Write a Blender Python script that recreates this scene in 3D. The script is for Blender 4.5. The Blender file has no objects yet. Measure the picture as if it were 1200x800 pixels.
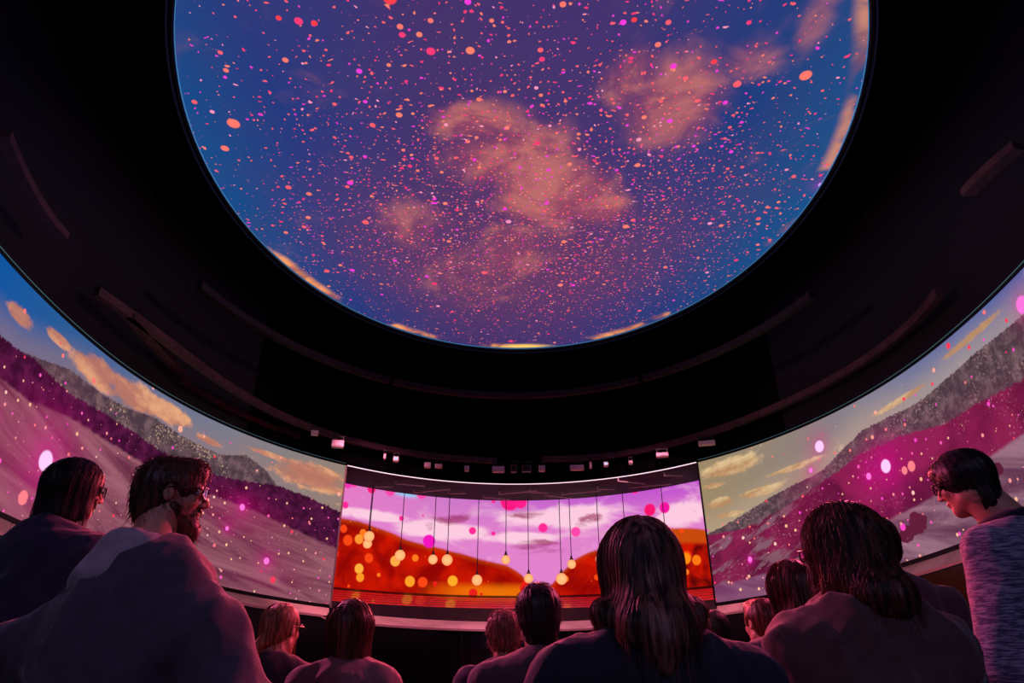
import bpy, math, random
import numpy as np
from mathutils import Vector, Matrix
random.seed(7); rng = np.random.default_rng(7)
scn = bpy.context.scene
C = scn.collection
# ------------------------------------------------------------------ camera, world, exposure
CAM_H = 1.15; PITCH = math.radians(26.95); FPX = 787.0
cd = bpy.data.cameras.new('camera'); cam = bpy.data.objects.new('camera', cd); C.objects.link(cam)
cd.sensor_width = 36; cd.lens = FPX / 1200 * 36; cd.clip_start = .05; cd.clip_end = 200
cam.location = (0, 0, CAM_H); cam.rotation_euler = (math.pi / 2 + PITCH, 0, 0)
scn.camera = cam
w = bpy.data.worlds.new('dark'); scn.world = w; w.use_nodes = True
w.node_tree.nodes['Background'].inputs[0].default_value = (.004, .004, .012, 1)
w.node_tree.nodes['Background'].inputs[1].default_value = 1
scn.view_settings.view_transform = 'Standard'; scn.view_settings.look = 'None'
scn.view_settings.exposure = 0.0; scn.view_settings.gamma = 1; scn.view_settings.use_curve_mapping = False
def area_lamp(name, loc, aim, size, power, col):     # dim bluish fill, added behind the viewer to lift people's backs
    l = bpy.data.lights.new(name, 'AREA'); l.energy = power; l.color = col; l.size = size; l.shape = 'DISK'
    o = bpy.data.objects.new(name, l); C.objects.link(o); o.location = loc
    o.rotation_euler = (Vector(aim) - Vector(loc)).to_track_quat('-Z', 'Y').to_euler()
    return o
area_lamp('fill_lamp', (-1.7, -1.3, 3.3), (-1.0, 2.0, 1.1), .5, 11, (.55, .45, 1))
area_lamp('fill_lamp', (1.7, -1.3, 3.3), (1.0, 2.0, 1.1), .5, 11, (.55, .45, 1))
def spot_lamp(name, loc, aim, power, col, ang=60, r=.04):
    l = bpy.data.lights.new(name, 'SPOT'); l.energy = power; l.color = col; l.spot_size = math.radians(ang); l.spot_blend = .6; l.shadow_soft_size = r
    o = bpy.data.objects.new(name, l); C.objects.link(o); o.location = loc
    o.rotation_euler = (Vector(aim) - Vector(loc)).to_track_quat('-Z', 'Y').to_euler()
for x_, pw, cl in ((-1.3, 950, (1, .06, .12)), (.25, 950, (1, .10, .12)), (1.4, 950, (1, .06, .14))):      # red spots added near the rail fixtures to light faces and rims
    spot_lamp('red_fill_spot', (x_, 8.35, CAM_H + 2.62), (x_ * .3, 1.8, 1.3), pw, cl)
for x_, cl in ((-2.9, (1, .12, .35)), (2.9, (1, .08, .22))):                                           # cross spots added high at either side to redden faces and rims
    spot_lamp('cross_fill_spot', (x_, 5.0, CAM_H + 2.72), (-x_ * .55, 1.9, 1.3), 800, cl, 50)
for x_ in (-1.6, 1.6): spot_lamp('ledge_fill_spot', (x_, 6.7, CAM_H + 3.05), (x_ * .9, 8.7, 1.95), 260, (1, .30, .45), 75)      # spots added to brighten the ledge below the stage
for x_ in (-1.5, 1.5): spot_lamp('ledge_fill_spot', (x_, 4.0, CAM_H + 3.1), (-x_ * 2.25, 5.2, 1.95), 150, (1, .5, .48), 80)  # a second pair added to brighten the side ledges

def at(px, py, Y):                                   # a point of the photograph at ground distance Y
    u = (px - 600) / FPX; v = (400 - py) / FPX
    y = math.cos(PITCH) - v * math.sin(PITCH); z = math.sin(PITCH) + v * math.cos(PITCH)
    return Vector((u / y * Y, Y, CAM_H + z / y * Y))
def lin(c): return tuple(((x / 255) / 12.92 if x / 255 <= .04045 else ((x / 255 + .055) / 1.055) ** 2.4) for x in c)

# ------------------------------------------------------------------ node helper
class NT:
    def __init__(s, name):
        s.m = bpy.data.materials.new(name); s.m.use_nodes = True; s.t = s.m.node_tree; s.t.nodes.clear()
        s.out = s.t.nodes.new('ShaderNodeOutputMaterial')
    def n(s, ty, **k):
        x = s.t.nodes.new(ty)
        for a, b in k.items(): setattr(x, a, b)
        return x
    def put(s, sock, v):
        if isinstance(v, bpy.types.NodeSocket): s.t.links.new(v, sock)
        elif v is not None:
            if sock.type == 'RGBA' and len(v) == 3: v = (*v, 1)
            sock.default_value = v
    def M(s, op, a, b=None, c=None, clamp=False):
        x = s.n('ShaderNodeMath', operation=op, use_clamp=clamp)
        for i, v in enumerate((a, b, c)):
            if v is not None: s.put(x.inputs[i], v)
        return x.outputs[0]
    def step(s, x, a, b):                            # smooth 0..1 as x goes a..b
        r = s.n('ShaderNodeMapRange', interpolation_type='SMOOTHSTEP')
        s.put(r.inputs[0], x); s.put(r.inputs[1], a); s.put(r.inputs[2], b); return r.outputs[0]
    def mix(s, f, a, b, mode='MIX'):
        x = s.n('ShaderNodeMix', data_type='RGBA', blend_type=mode)
        s.put(x.inputs[0], f); s.put(x.inputs[6], a); s.put(x.inputs[7], b); return x.outputs[2]
    def sep(s, v):
        x = s.n('ShaderNodeSeparateXYZ'); s.put(x.inputs[0], v); return x.outputs
    def comb(s, a, b, c=0.0):
        x = s.n('ShaderNodeCombineXYZ'); s.put(x.inputs[0], a); s.put(x.inputs[1], b); s.put(x.inputs[2], c); return x.outputs[0]
    def V(s, op, a, b):
        x = s.n('ShaderNodeVectorMath', operation=op); s.put(x.inputs[0], a); s.put(x.inputs[1], b)
        return x.outputs['Value'] if op in ('DISTANCE', 'LENGTH') else x.outputs[0]
    def noise(s, v, sc, det=4, rough=.55, dist=0.0, dim='3D'):
        x = s.n('ShaderNodeTexNoise', noise_dimensions=dim); s.put(x.inputs['Vector'], v)
        x.inputs['Scale'].default_value = sc; x.inputs['Detail'].default_value = det
        x.inputs['Roughness'].default_value = rough; x.inputs['Distortion'].default_value = dist
        return x.outputs[0]
    def vor(s, v, sc, r=1.0):
        x = s.n('ShaderNodeTexVoronoi', voronoi_dimensions='2D'); s.put(x.inputs['Vector'], v)
        x.inputs['Scale'].default_value = sc; x.inputs['Randomness'].default_value = r
        return x.outputs['Distance'], x.outputs['Color']
    def curve(s, x, pts, x0, x1):                    # height as a function of x, piecewise linear
        r = s.n('ShaderNodeMapRange'); s.put(r.inputs[0], x); r.inputs[1].default_value = x0; r.inputs[2].default_value = x1
        c = s.n('ShaderNodeFloatCurve'); s.put(c.inputs[1], r.outputs[0]); cu = c.mapping.curves[0]
        pts = [((a - x0) / (x1 - x0), b) for a, b in pts]
        if pts[0][0] > 0: pts.insert(0, (0, pts[0][1]))
        if pts[-1][0] < 1: pts.append((1, pts[-1][1]))
        cu.points[0].location = pts[0]; cu.points[1].location = pts[-1]
        for p in pts[1:-1]: cu.points.new(*p)
        for p in cu.points: p.handle_type = 'VECTOR'
        c.mapping.update(); return c.outputs[0]
    def ramp(s, f, stops, mode='LINEAR'):
        x = s.n('ShaderNodeValToRGB'); s.put(x.inputs[0], f); e = x.color_ramp.elements; x.color_ramp.interpolation = mode
        while len(e) < len(stops): e.new(.5)
        for el, (p, c) in zip(e, stops): el.position = p; el.color = (*lin(c), 1)
        return x.outputs[0]
    def emit(s, col, st=1.0):
        e = s.n('ShaderNodeEmission'); s.put(e.inputs[0], col); s.put(e.inputs[1], st); s.t.links.new(e.outputs[0], s.out.inputs[0]); return s.m
    def dots(s, base, P, scale, rmax, dens, stops, seed=0.0, power=3.0, soft=.25, dmask=None, ring=False):
        vv = s.V('ADD', P, (seed, seed * 1.7, 0)); d, c = s.vor(vv, scale); o = s.sep(c)
        r = s.M('ADD', s.M('MULTIPLY', s.M('POWER', o[0], power), rmax * scale), .12 * rmax * scale)
        on = s.M('LESS_THAN', o[1], dens if dmask is None else s.M('MULTIPLY', dmask, dens))
        q = s.M('DIVIDE', d, r)
        m = s.M('MULTIPLY', s.step(q, 1.0, 1.0 - soft), on)
        return s.mix(m, base, s.ramp(o[2], stops, 'CONSTANT'))
    def spot(s, base, P, c, r, col, glow=None, gcol=(200, 10, 140), gstr=.8):
        d = s.V('DISTANCE', P, (c[0], c[1], 0))
        if glow: base = s.mix(s.M('MULTIPLY', s.M('EXPONENT', s.M('MULTIPLY', d, -1 / glow)), gstr), base, lin(gcol))
        return s.mix(s.step(d, r * 1.12, r * .85), base, lin(col))
    def blob(s, x, y, cx, cy, rx, ry):               # 1 in the middle of an oval, 0 outside
        d = s.M('SQRT', s.M('ADD', s.M('POWER', s.M('DIVIDE', s.M('SUBTRACT', x, cx), rx), 2.0), s.M('POWER', s.M('DIVIDE', s.M('SUBTRACT', y, cy), ry), 2.0)))
        return s.step(d, 1.0, 0.2)

def pbr(name, col, rough=.7, metal=0.0, spec=.4, bump=None, vary=0.0, nscale=60, sheen=0.0, coat=0.0, col2=None):
    s = NT(name); b = s.n('ShaderNodeBsdfPrincipled'); tc = s.n('ShaderNodeTexCoord')
    c = lin(col)
    if vary or col2:
        f = s.noise(tc.outputs['Object'], nscale, 5)
        c2 = lin(col2) if col2 else tuple(x * (1 - vary) for x in c)
        s.put(b.inputs['Base Color'], s.mix(s.step(f, .35, .65), c2, c))
    else: s.put(b.inputs['Base Color'], c)
    b.inputs['Roughness'].default_value = rough; b.inputs['Metallic'].default_value = metal
    b.inputs['Specular IOR Level'].default_value = spec
    b.inputs['Sheen Weight'].default_value = sheen; b.inputs['Coat Weight'].default_value = coat
    if bump:
        bp = s.n('ShaderNodeBump'); bp.inputs['Strength'].default_value = bump[1]; bp.inputs['Distance'].default_value = .004
        s.put(bp.inputs['Height'], s.noise(tc.outputs['Object'], bump[0], 4)); s.put(b.inputs['Normal'], bp.outputs[0])
    s.t.links.new(b.outputs[0], s.out.inputs[0]); return s.m
def glow_mat(name, col, st):
    return NT(name).emit(lin(col), st)

# ------------------------------------------------------------------ mesh helpers
def mesh_obj(name, V, F, mat, parent=None, smooth=False, uvs=None, kind=None):
    me = bpy.data.meshes.new(name)
    V = np.asarray(V, np.float32)
    if isinstance(F, np.ndarray) and F.ndim == 2:
        n, k = F.shape
        me.vertices.add(len(V)); me.vertices.foreach_set('co', V.ravel())
        me.loops.add(n * k); me.loops.foreach_set('vertex_index', F.astype(np.int32).ravel())
        me.polygons.add(n); me.polygons.foreach_set('loop_start', np.arange(0, n * k, k, dtype=np.int32))
        me.update(calc_edges=True)
    else: me.from_pydata([tuple(map(float, v)) for v in V], [], [list(map(int, f)) for f in F])
    if smooth: me.polygons.foreach_set('use_smooth', [True] * len(me.polygons))
    for nm, U in (uvs or {}).items():
        l = me.uv_layers.new(name=nm); idx = np.empty(len(me.loops), np.int32); me.loops.foreach_get('vertex_index', idx)
        l.data.foreach_set('uv', np.asarray(U, np.float32)[idx].ravel())
    me.materials.append(mat); o = bpy.data.objects.new(name, me); C.objects.link(o)
    if parent: o.parent = parent
    if kind: o['kind'] = kind
    return o
def thing(name, label, cat, loc=(0, 0, 0), rz=0.0, group=None):
    o = bpy.data.objects.new(name, None); C.objects.link(o); o.location = loc; o.rotation_euler = (0, 0, rz)
    o.empty_display_size = .1; return tag(o, label, cat, group)
def tag(o, label, cat, group=None):
    o['label'] = label; o['category'] = cat
    if group: o['group'] = group
    return o
def join(parts):
    V = []; F = []; n = 0
    for v, f in parts:
        V += [tuple(x) for x in v]; F += [[i + n for i in q] for q in f]; n += len(v)
    return V, F
def box(x0, x1, y0, y1, z0, z1, bev=0.0, R=None, o=(0, 0, 0)):
    import bmesh
    bm = bmesh.new(); bmesh.ops.create_cube(bm, size=1)
    for v in bm.verts: v.co = Vector(((x0 + x1) / 2 + v.co.x * (x1 - x0), (y0 + y1) / 2 + v.co.y * (y1 - y0), (z0 + z1) / 2 + v.co.z * (z1 - z0)))
    if bev: bmesh.ops.bevel(bm, geom=bm.edges[:], offset=bev, segments=1, affect='EDGES')
    V = [v.co.copy() for v in bm.verts]; bm.verts.index_update(); F = [[v.index for v in f.verts] for f in bm.faces]; bm.free()
    if R is not None: V = [R @ v for v in V]
    return [v + Vector(o) for v in V], F
def tube(P, r, n=6, closed=False, cap=True):
    P = [Vector(p) for p in P]; m = len(P); R = r if hasattr(r, '__len__') else [r] * m; V = []; F = []
    up = Vector((0, 0, 1))
    for i in range(m):
        t = (P[(i + 1) % m] - P[i - 1]) if closed else (P[min(i + 1, m - 1)] - P[max(i - 1, 0)])
        t.normalize()
        if i == 0:
            a = t.cross(up if abs(t.z) < .9 else Vector((1, 0, 0))).normalized()
        else: a = (a - t * a.dot(t)).normalized()
        b = t.cross(a)
        V += [P[i] + (a * math.cos(2 * math.pi * k / n) + b * math.sin(2 * math.pi * k / n)) * R[i] for k in range(n)]
    for i in range(m if closed else m - 1):
        j = (i + 1) % m
        F += [[i * n + k, i * n + (k + 1) % n, j * n + (k + 1) % n, j * n + k] for k in range(n)]
    if cap and not closed: F += [list(range(n))[::-1], [(m - 1) * n + k for k in range(n)]]
    return V, F
def lathe(prof, n=20, o=(0, 0, 0)):
    V = []; F = []
    for r, z in prof: V += [(o[0] + r * math.cos(2 * math.pi * k / n), o[1] + r * math.sin(2 * math.pi * k / n), o[2] + z) for k in range(n)]
    for i in range(len(prof) - 1): F += [[i * n + k, i * n + (k + 1) % n, (i + 1) * n + (k + 1) % n, (i + 1) * n + k] for k in range(n)]
    return V, F
def ball(c, r, n=14, m=9):
    return lathe([(max(r * math.sin(math.pi * i / m), 1e-4), -r * math.cos(math.pi * i / m)) for i in range(m + 1)], n, c)

# ------------------------------------------------------------------ plan of the oval hall (unit = 2.4 m)
S = 2.4; CX, CY, A0, B0, B2 = .017, 2.035, 1.405, 1.718, 2.15
TL, TR = -38.5, 41.4; TEND = 116
def wp(th, k=1.0):
    t = math.radians(th); c = math.cos(t)
    return k * (CX + A0 * math.sin(t)), k * (CY + (B0 if c > 0 else B2) * c)
def zb(Y): return min(.33 + (3.38 - Y) * .0545, .43)
def W(th, h, k=1.0, out=0.0):                        # world point; k scales the plan about the viewer's end, out moves it outward (m)
    x, y = wp(th, k); X, Y = S * x, S * y
    if out:
        dx, dy = X - S * CX, Y - S * CY; L = math.hypot(dx, dy); X += dx / L * out; Y += dy / L * out
    return (X, Y, CAM_H + S * h * k)
_th = np.arange(-180, 181, 1.0); _p = np.array([wp(t) for t in _th]) * S
_s = np.r_[0, np.cumsum(np.hypot(*np.diff(_p, axis=0).T))]; _s -= np.interp(0, _th, _s)
def bulge(t): t = abs((t + 180) % 360 - 180); return 0 if t < 118 else 1.9 * math.sin((t - 118) / 62 * math.pi / 2)
def arc(th): return float(np.interp(th, _th, _s))
def sheet(t0, t1, fa, fb, nu=None, nv=1, thick=0.0, uv=None):
    """curved strip between curves fa(th) and fb(th); with thickness it is a closed shell"""
    nu = nu or max(2, int(abs(t1 - t0) / 2)); V = []; F = []; U = []; G = []
    for i in range(nu + 1):
        th = t0 + (t1 - t0) * i / nu; a = Vector(fa(th)); b = Vector(fb(th))
        for j in range(nv + 1):
            V.append(a.lerp(b, j / nv)); U.append((th, j / nv)); G.append((arc(th), 0))
    for i in range(nu):
        for j in range(nv):
            q = i * (nv + 1) + j; F.append([q, q + nv + 1, q + nv + 2, q + 1])
    if thick:
        n = len(V); W2 = []
        for v in V:
            d = Vector((v.x - S * CX, v.y - S * CY, 0)).normalized() * thick; W2.append(v + d)
        V = V + W2; F2 = [[x + n for x in f[::-1]] for f in F]
        def side(idx):
            return [[a, b, b + n, a + n] for a, b in zip(idx[:-1], idx[1:])]
        bot = [i * (nv + 1) for i in range(nu + 1)]; top = [i * (nv + 1) + nv for i in range(nu + 1)]
        F = F + F2 + side(bot[::-1]) + side(top) + side(list(range(nv + 1))) + side(list(range(nu * (nv + 1), nu * (nv + 1) + nv + 1))[::-1])
    return V, F
def beam(t0, t1, pf, w_, h_, n=None):                # rectangular bar along a curve pf(th)->(x,y,z)
    n = n or max(3, int(abs(t1 - t0) / 2)); V = []; F = []
    for i in range(n + 1):
        th = t0 + (t1 - t0) * i / n; p = Vector(pf(th)); q = Vector(pf(th + .5)) - Vector(pf(th - .5)); q.normalize(); s_ = Vector((q.y, -q.x, 0))
        V += [p + s_ * a + Vector((0, 0, b)) for a, b in ((-w_, 0), (w_, 0), (w_, h_), (-w_, h_))]
    for i in range(n): F += [[i * 4 + k, i * 4 + (k + 1) % 4, i * 4 + 4 + (k + 1) % 4, i * 4 + 4 + k] for k in range(4)]
    return V, F + [[3, 2, 1, 0], [n * 4 + k for k in range(4)]]

# ------------------------------------------------------------------ materials of the hall
m_black = pbr('black_cloth', (9, 9, 13), .95, spec=.05)
m_floor = pbr('dark_carpet', (16, 13, 20), .95, spec=.15, vary=.5, nscale=80, bump=(300, .4))
m_ceil = pbr('black_ceiling', (7, 7, 12), .95, spec=.05)
m_perf = pbr('perforated_black_panel', (14, 15, 28), .6, spec=.3, col2=(6, 6, 12), nscale=40, bump=(220, .6))
m_frame = pbr('black_metal', (8, 8, 12), .45, .3)
m_ledge = pbr('pale_ledge', (236, 190, 180), .35, spec=.5, vary=.35, nscale=2.5)
m_glass = pbr('dark_glass', (10, 10, 16), .16, spec=.28)
m_truss = pbr('brown_truss', (84, 56, 60), .6, .2, vary=.4, nscale=9)
m_soffit = pbr('maroon_soffit', (52, 8, 22), .7, spec=.12, vary=.5, nscale=3)
m_plank = pbr('stage_plank', (235, 30, 44), .42, spec=.8, vary=.4, nscale=14, coat=.6)
m_riser = pbr('stage_riser', (46, 20, 26), .5, vary=.5, nscale=6)
m_pale = pbr('pale_housing', (225, 200, 205), .5)
m_cord = pbr('thin_cord', (40, 25, 30), .6)
m_led = glow_mat('led_white', (255, 215, 235), 1.3)
m_leak = glow_mat('leak_glow', (60, 84, 92), 1.0)  # glow standing for light leaking along the side screens' top edges

# ---- screen contents
PINK = [(0, (255, 120, 120)), (.3, (255, 60, 90)), (.5, (255, 170, 150)), (.68, (255, 70, 200)), (.85, (255, 205, 190))]
def screen_side(name, left):
    s = NT(name); a = s.n('ShaderNodeUVMap', uv_map='shape').outputs[0]; b = s.n('ShaderNodeUVMap', uv_map='metric').outputs[0]
    th, v, _ = s.sep(a); ms, mz, _ = s.sep(b)
    P = s.comb(ms, mz)
    nl = s.noise(P, 1.3, 5, .6, .6); nf = s.noise(P, 9, 5, .65); nx = s.noise(P, 38, 3, .7)
    str_ = s.noise(s.comb(s.M('MULTIPLY', ms, .35), s.M('ADD', s.M('MULTIPLY', mz, 2.4), s.M('MULTIPLY', ms, .5))), 2.2, 5, .6, .8)
    tree = s.M('MULTIPLY', s.M('SUBTRACT', s.noise(s.comb(ms, s.M('MULTIPLY', mz, .25)), 26, 4, .8), .5), .07)
    bump = s.M('MULTIPLY', s.M('SUBTRACT', nf, .5), .03)
    if left:
        x0, x1 = -118, -38
        ridge = [(-118, .62), (-100, .69), (-97.9, .72), (-94.9, .766), (-93, .793), (-86.9, .788), (-82.6, .80), (-77.9, .836), (-72.6, .81), (-67.4, .803), (-64.1, .80), (-59.2, .862), (-55, .808), (-51.9, .718), (-49, .64), (-38.5, .6)]
        forest = [(-118, .7), (-100.1, .69), (-97.9, .714), (-92.7, .682), (-86.3, .70), (-80.2, .69), (-72.3, .65), (-65, .66), (-59.9, .68), (-52.2, .725), (-47.7, .715), (-42.4, .68), (-38.5, .645)]
        meadow = [(-118, .5), (-99, .53), (-96.8, .523), (-93.7, .554), (-89.8, .579), (-80.7, .563), (-72.3, .532), (-62.4, .53), (-55.7, .52), (-46.6, .455), (-38.5, .39)]
        sky = s.ramp(s.M('DIVIDE', s.M('ADD', th, 105), 67.0, clamp=True), [(0, (16, 84, 160)), (.15, (40, 92, 150)), (.35, (92, 106, 146)), (.6, (118, 122, 140)), (1, (150, 130, 116))])
        skylow = lin((150, 120, 118))
    else:
        x0, x1 = 40, 118
        ridge = [(41.4, .465), (47.1, .524), (54.6, .612), (59.9, .649), (65.3, .67), (69.4, .739), (74.3, .81), (80.1, .807), (84.2, .79), (90.1, .81), (95, .83), (100, .82), (118, .8)]
        forest = [(41.4, .46), (48.5, .452), (55, .50), (61, .562), (67, .62), (73.3, .68), (81.6, .661), (88, .60), (93.3, .596), (97.9, .567), (118, .5)]
        meadow = [(41.4, .12), (45.2, .12), (58.6, .16), (66, .19), (72.9, .24), (81, .27), (91.3, .325), (95.9, .34), (118, .4)]
        sky = s.ramp(s.M('DIVIDE', s.M('SUBTRACT', th, 41.0), 62.0, clamp=True), [(0, (158, 138, 104)), (.35, (142, 128, 122)), (.6, (126, 126, 146)), (.85, (92, 104, 158)), (1, (70, 90, 160))])
        skylow = lin((190, 165, 140))
    R = s.M('ADD', s.curve(th, ridge, x0, x1), s.M('MULTIPLY', tree, .6)); Fo = s.M('ADD', s.curve(th, forest, x0, x1), tree); Me = s.M('ADD', s.curve(th, meadow, x0, x1), bump)
    col = s.mix(s.M('MULTIPLY', s.step(s.M('SUBTRACT', v, R), .22, 0.0), .55), sky, skylow)
    cn = s.noise(s.comb(s.M('MULTIPLY', ms, .55), s.M('ADD', s.M('MULTIPLY', mz, 1.9), s.M('MULTIPLY', ms, .25 if left else -.25))), 2.0, 6, .62, .5)
    if left: bl = [(-89, .89, 7, .13), (-83, .88, 11, .13), (-76, .90, 7, .09), (-101, .84, 3, .07), (-95.8, .89, 3, .05), (-67, .855, 4, .04), (-46, .86, 12, .14), (-41, .80, 6, .04), (-54, .92, 8, .03)]
    else: bl = [(48, .90, 9, .10), (53, .67, 7, .05), (45, .66, 5, .06), (46, .57, 5, .03), (44, .80, 4, .03), (95, .92, 8, .04), (83, .86, 9, .03), (60, .76, 8, .03)]
    mk = None
    for q in bl:
        z = s.blob(th, v, *q); mk = z if mk is None else s.M('MAXIMUM', mk, z)
    cm = s.step(s.M('ADD', s.M('MULTIPLY', mk, .42), s.M('ADD', cn, s.M('MULTIPLY', s.M('SUBTRACT', nf, .5), .35))), .60, .80)
    ccol = s.mix(s.step(s.M('ADD', cn, s.M('MULTIPLY', nf, .3)), .55, .85), lin((186, 116, 96) if left else (186, 138, 96)), lin((240, 172, 124) if left else (236, 206, 156)))
    col = s.mix(s.M('MULTIPLY', cm, .9), col, ccol)
    # far ridge, snow-flecked woods
    rc = s.mix(s.step(nf, .4, .7), lin((74, 56, 66)), lin((120, 92, 98)))
    fleck = s.M('MULTIPLY', s.step(nx, .53, .63), s.step(s.noise(P, 3.1, 2), .46 if left else .40, .62))
    rc = s.mix(s.M('MULTIPLY', fleck, .75), rc, lin((214, 182, 150) if left else (170, 130, 132)))
    col = s.mix(s.step(s.M('SUBTRACT', R, v), -.002, .004), col, rc)
    # dark wood (left) / magenta hill (right)
    if left: fc = s.mix(s.step(nf, .35, .7), lin((52, 12, 42)), lin((96, 26, 70)))
    else:
        fc = s.mix(s.step(nl, .35, .65), lin((88, 20, 52)), lin((142, 34, 80)))
        fc = s.mix(s.M('MULTIPLY', s.step(s.noise(s.comb(s.M('MULTIPLY', ms, 1.0), s.M('ADD', s.M('MULTIPLY', mz, 3.0), s.M('MULTIPLY', ms, -1.2))), 2.6, 5, .65, .2), .5, .62), s.step(th, 68, 52)), fc, lin((134, 92, 108)))
        fc = s.mix(s.M('MULTIPLY', s.step(nx, .58, .66), s.M('MULTIPLY', s.step(s.noise(P, 2.4, 2), .5, .66), .6)), fc, lin((190, 130, 140)))
    col = s.mix(s.step(s.M('SUBTRACT', Fo, v), -.002, .006), col, fc)
    mcol = s.mix(s.step(str_, .32, .68), lin((106, 44, 70) if left else (98, 54, 80)), lin((158, 96, 110) if left else (156, 112, 130)))
    mcol = s.mix(s.M('MULTIPLY', s.step(s.noise(P, 16, 4, .7, 1.5), .62, .7), .35), mcol, lin((186, 146, 150)))
    if not left:
        bush = s.M('MAXIMUM', s.blob(th, v, 77.3, .135, 2.0, .075), s.M('MAXIMUM', s.blob(th, v, 79.5, .17, 2.3, .09), s.M('MAXIMUM', s.blob(th, v, 91, .25, .9, .05), s.blob(th, v, 93.2, .25, .8, .05))))
        mcol = s.mix(s.step(s.M('ADD', bush, s.M('MULTIPLY', s.M('SUBTRACT', nf, .5), 1.6)), .3, .45), mcol, lin((92, 30, 52)))
        mcol = s.mix(s.M('MULTIPLY', s.step(th, 60, 46), .6), mcol, lin((128, 60, 110)))
    col = s.mix(s.step(s.M('SUBTRACT', Me, v), -.004, .02), col, mcol)
    # magenta haze of the light effect
    for q, k in ((((-93, .3, 10, .4), .26), ((-106, .3, 12, .5), .15), ((-58, .47, 12, .22), .3), ((-50, .15, 9, .2), .15)) if left else (((76, .56, 9, .24), .36), ((62, .62, 8, .2), .2), ((66, .35, 18, .3), .12), ((90, .5, 14, .25), .15))):
        col = s.mix(s.M('MULTIPLY', s.blob(th, v, *q), k), col, lin((160, 12, 88)))
    # drifting sparks
    col = s.dots(col, P, 2.6, .035, .34, PINK, 3.1 if left else 7.7, 2.0)
    col = s.dots(col, P, 5.0, .02, .38, PINK, 1.3 if left else 5.2, 2.0)
    low = s.step(s.M('SUBTRACT', Fo, v), -.05, .05)
    col = s.dots(col, P, 4.1, .019, .4, PINK, 6.6, 1.5)
    col = s.dots(col, P, 8.5, .017, .75, [(0, (255, 190, 150)), (.4, (255, 150, 150)), (.7, (255, 90, 190))], 9.4 if left else 2.2, 1.5, dmask=low)
    L = [(-92.5, .305, .075, .55), (-58.2, .511, .035, .2), (-51.9, .209, .036, .2), (-93.7, .097, .05, 0), (-60.3, .35, .022, .12), (-103, .34, .03, 0), (-99.6, .36, .03, .1)] if left else \
        [(66, .83, .06, .28), (76.8, .541, .06, .5), (73.5, .526, .032, .15), (63.5, .70, .026, .15), (81.0, .476, .045, 0), (79.7, .471, .035, 0), (49.1, .241, .026, .12), (90.2, .277, .028, .1), (89.5, .035, .04, 0), (102, .86, .06, .2)]
    for t_, vv, r, g in L:
        y = wp(t_)[1]; zz = S * (zb(y) + vv * (1 - zb(y)))
        col = s.spot(col, P, (arc(t_), zz), r, (255, 205, 255) if g >= .25 else ((255, 120, 225) if g else (255, 130, 140)), g * .34 if g else None, (215, 10, 140), .75)
    return s.emit(col, 1.0)
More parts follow.
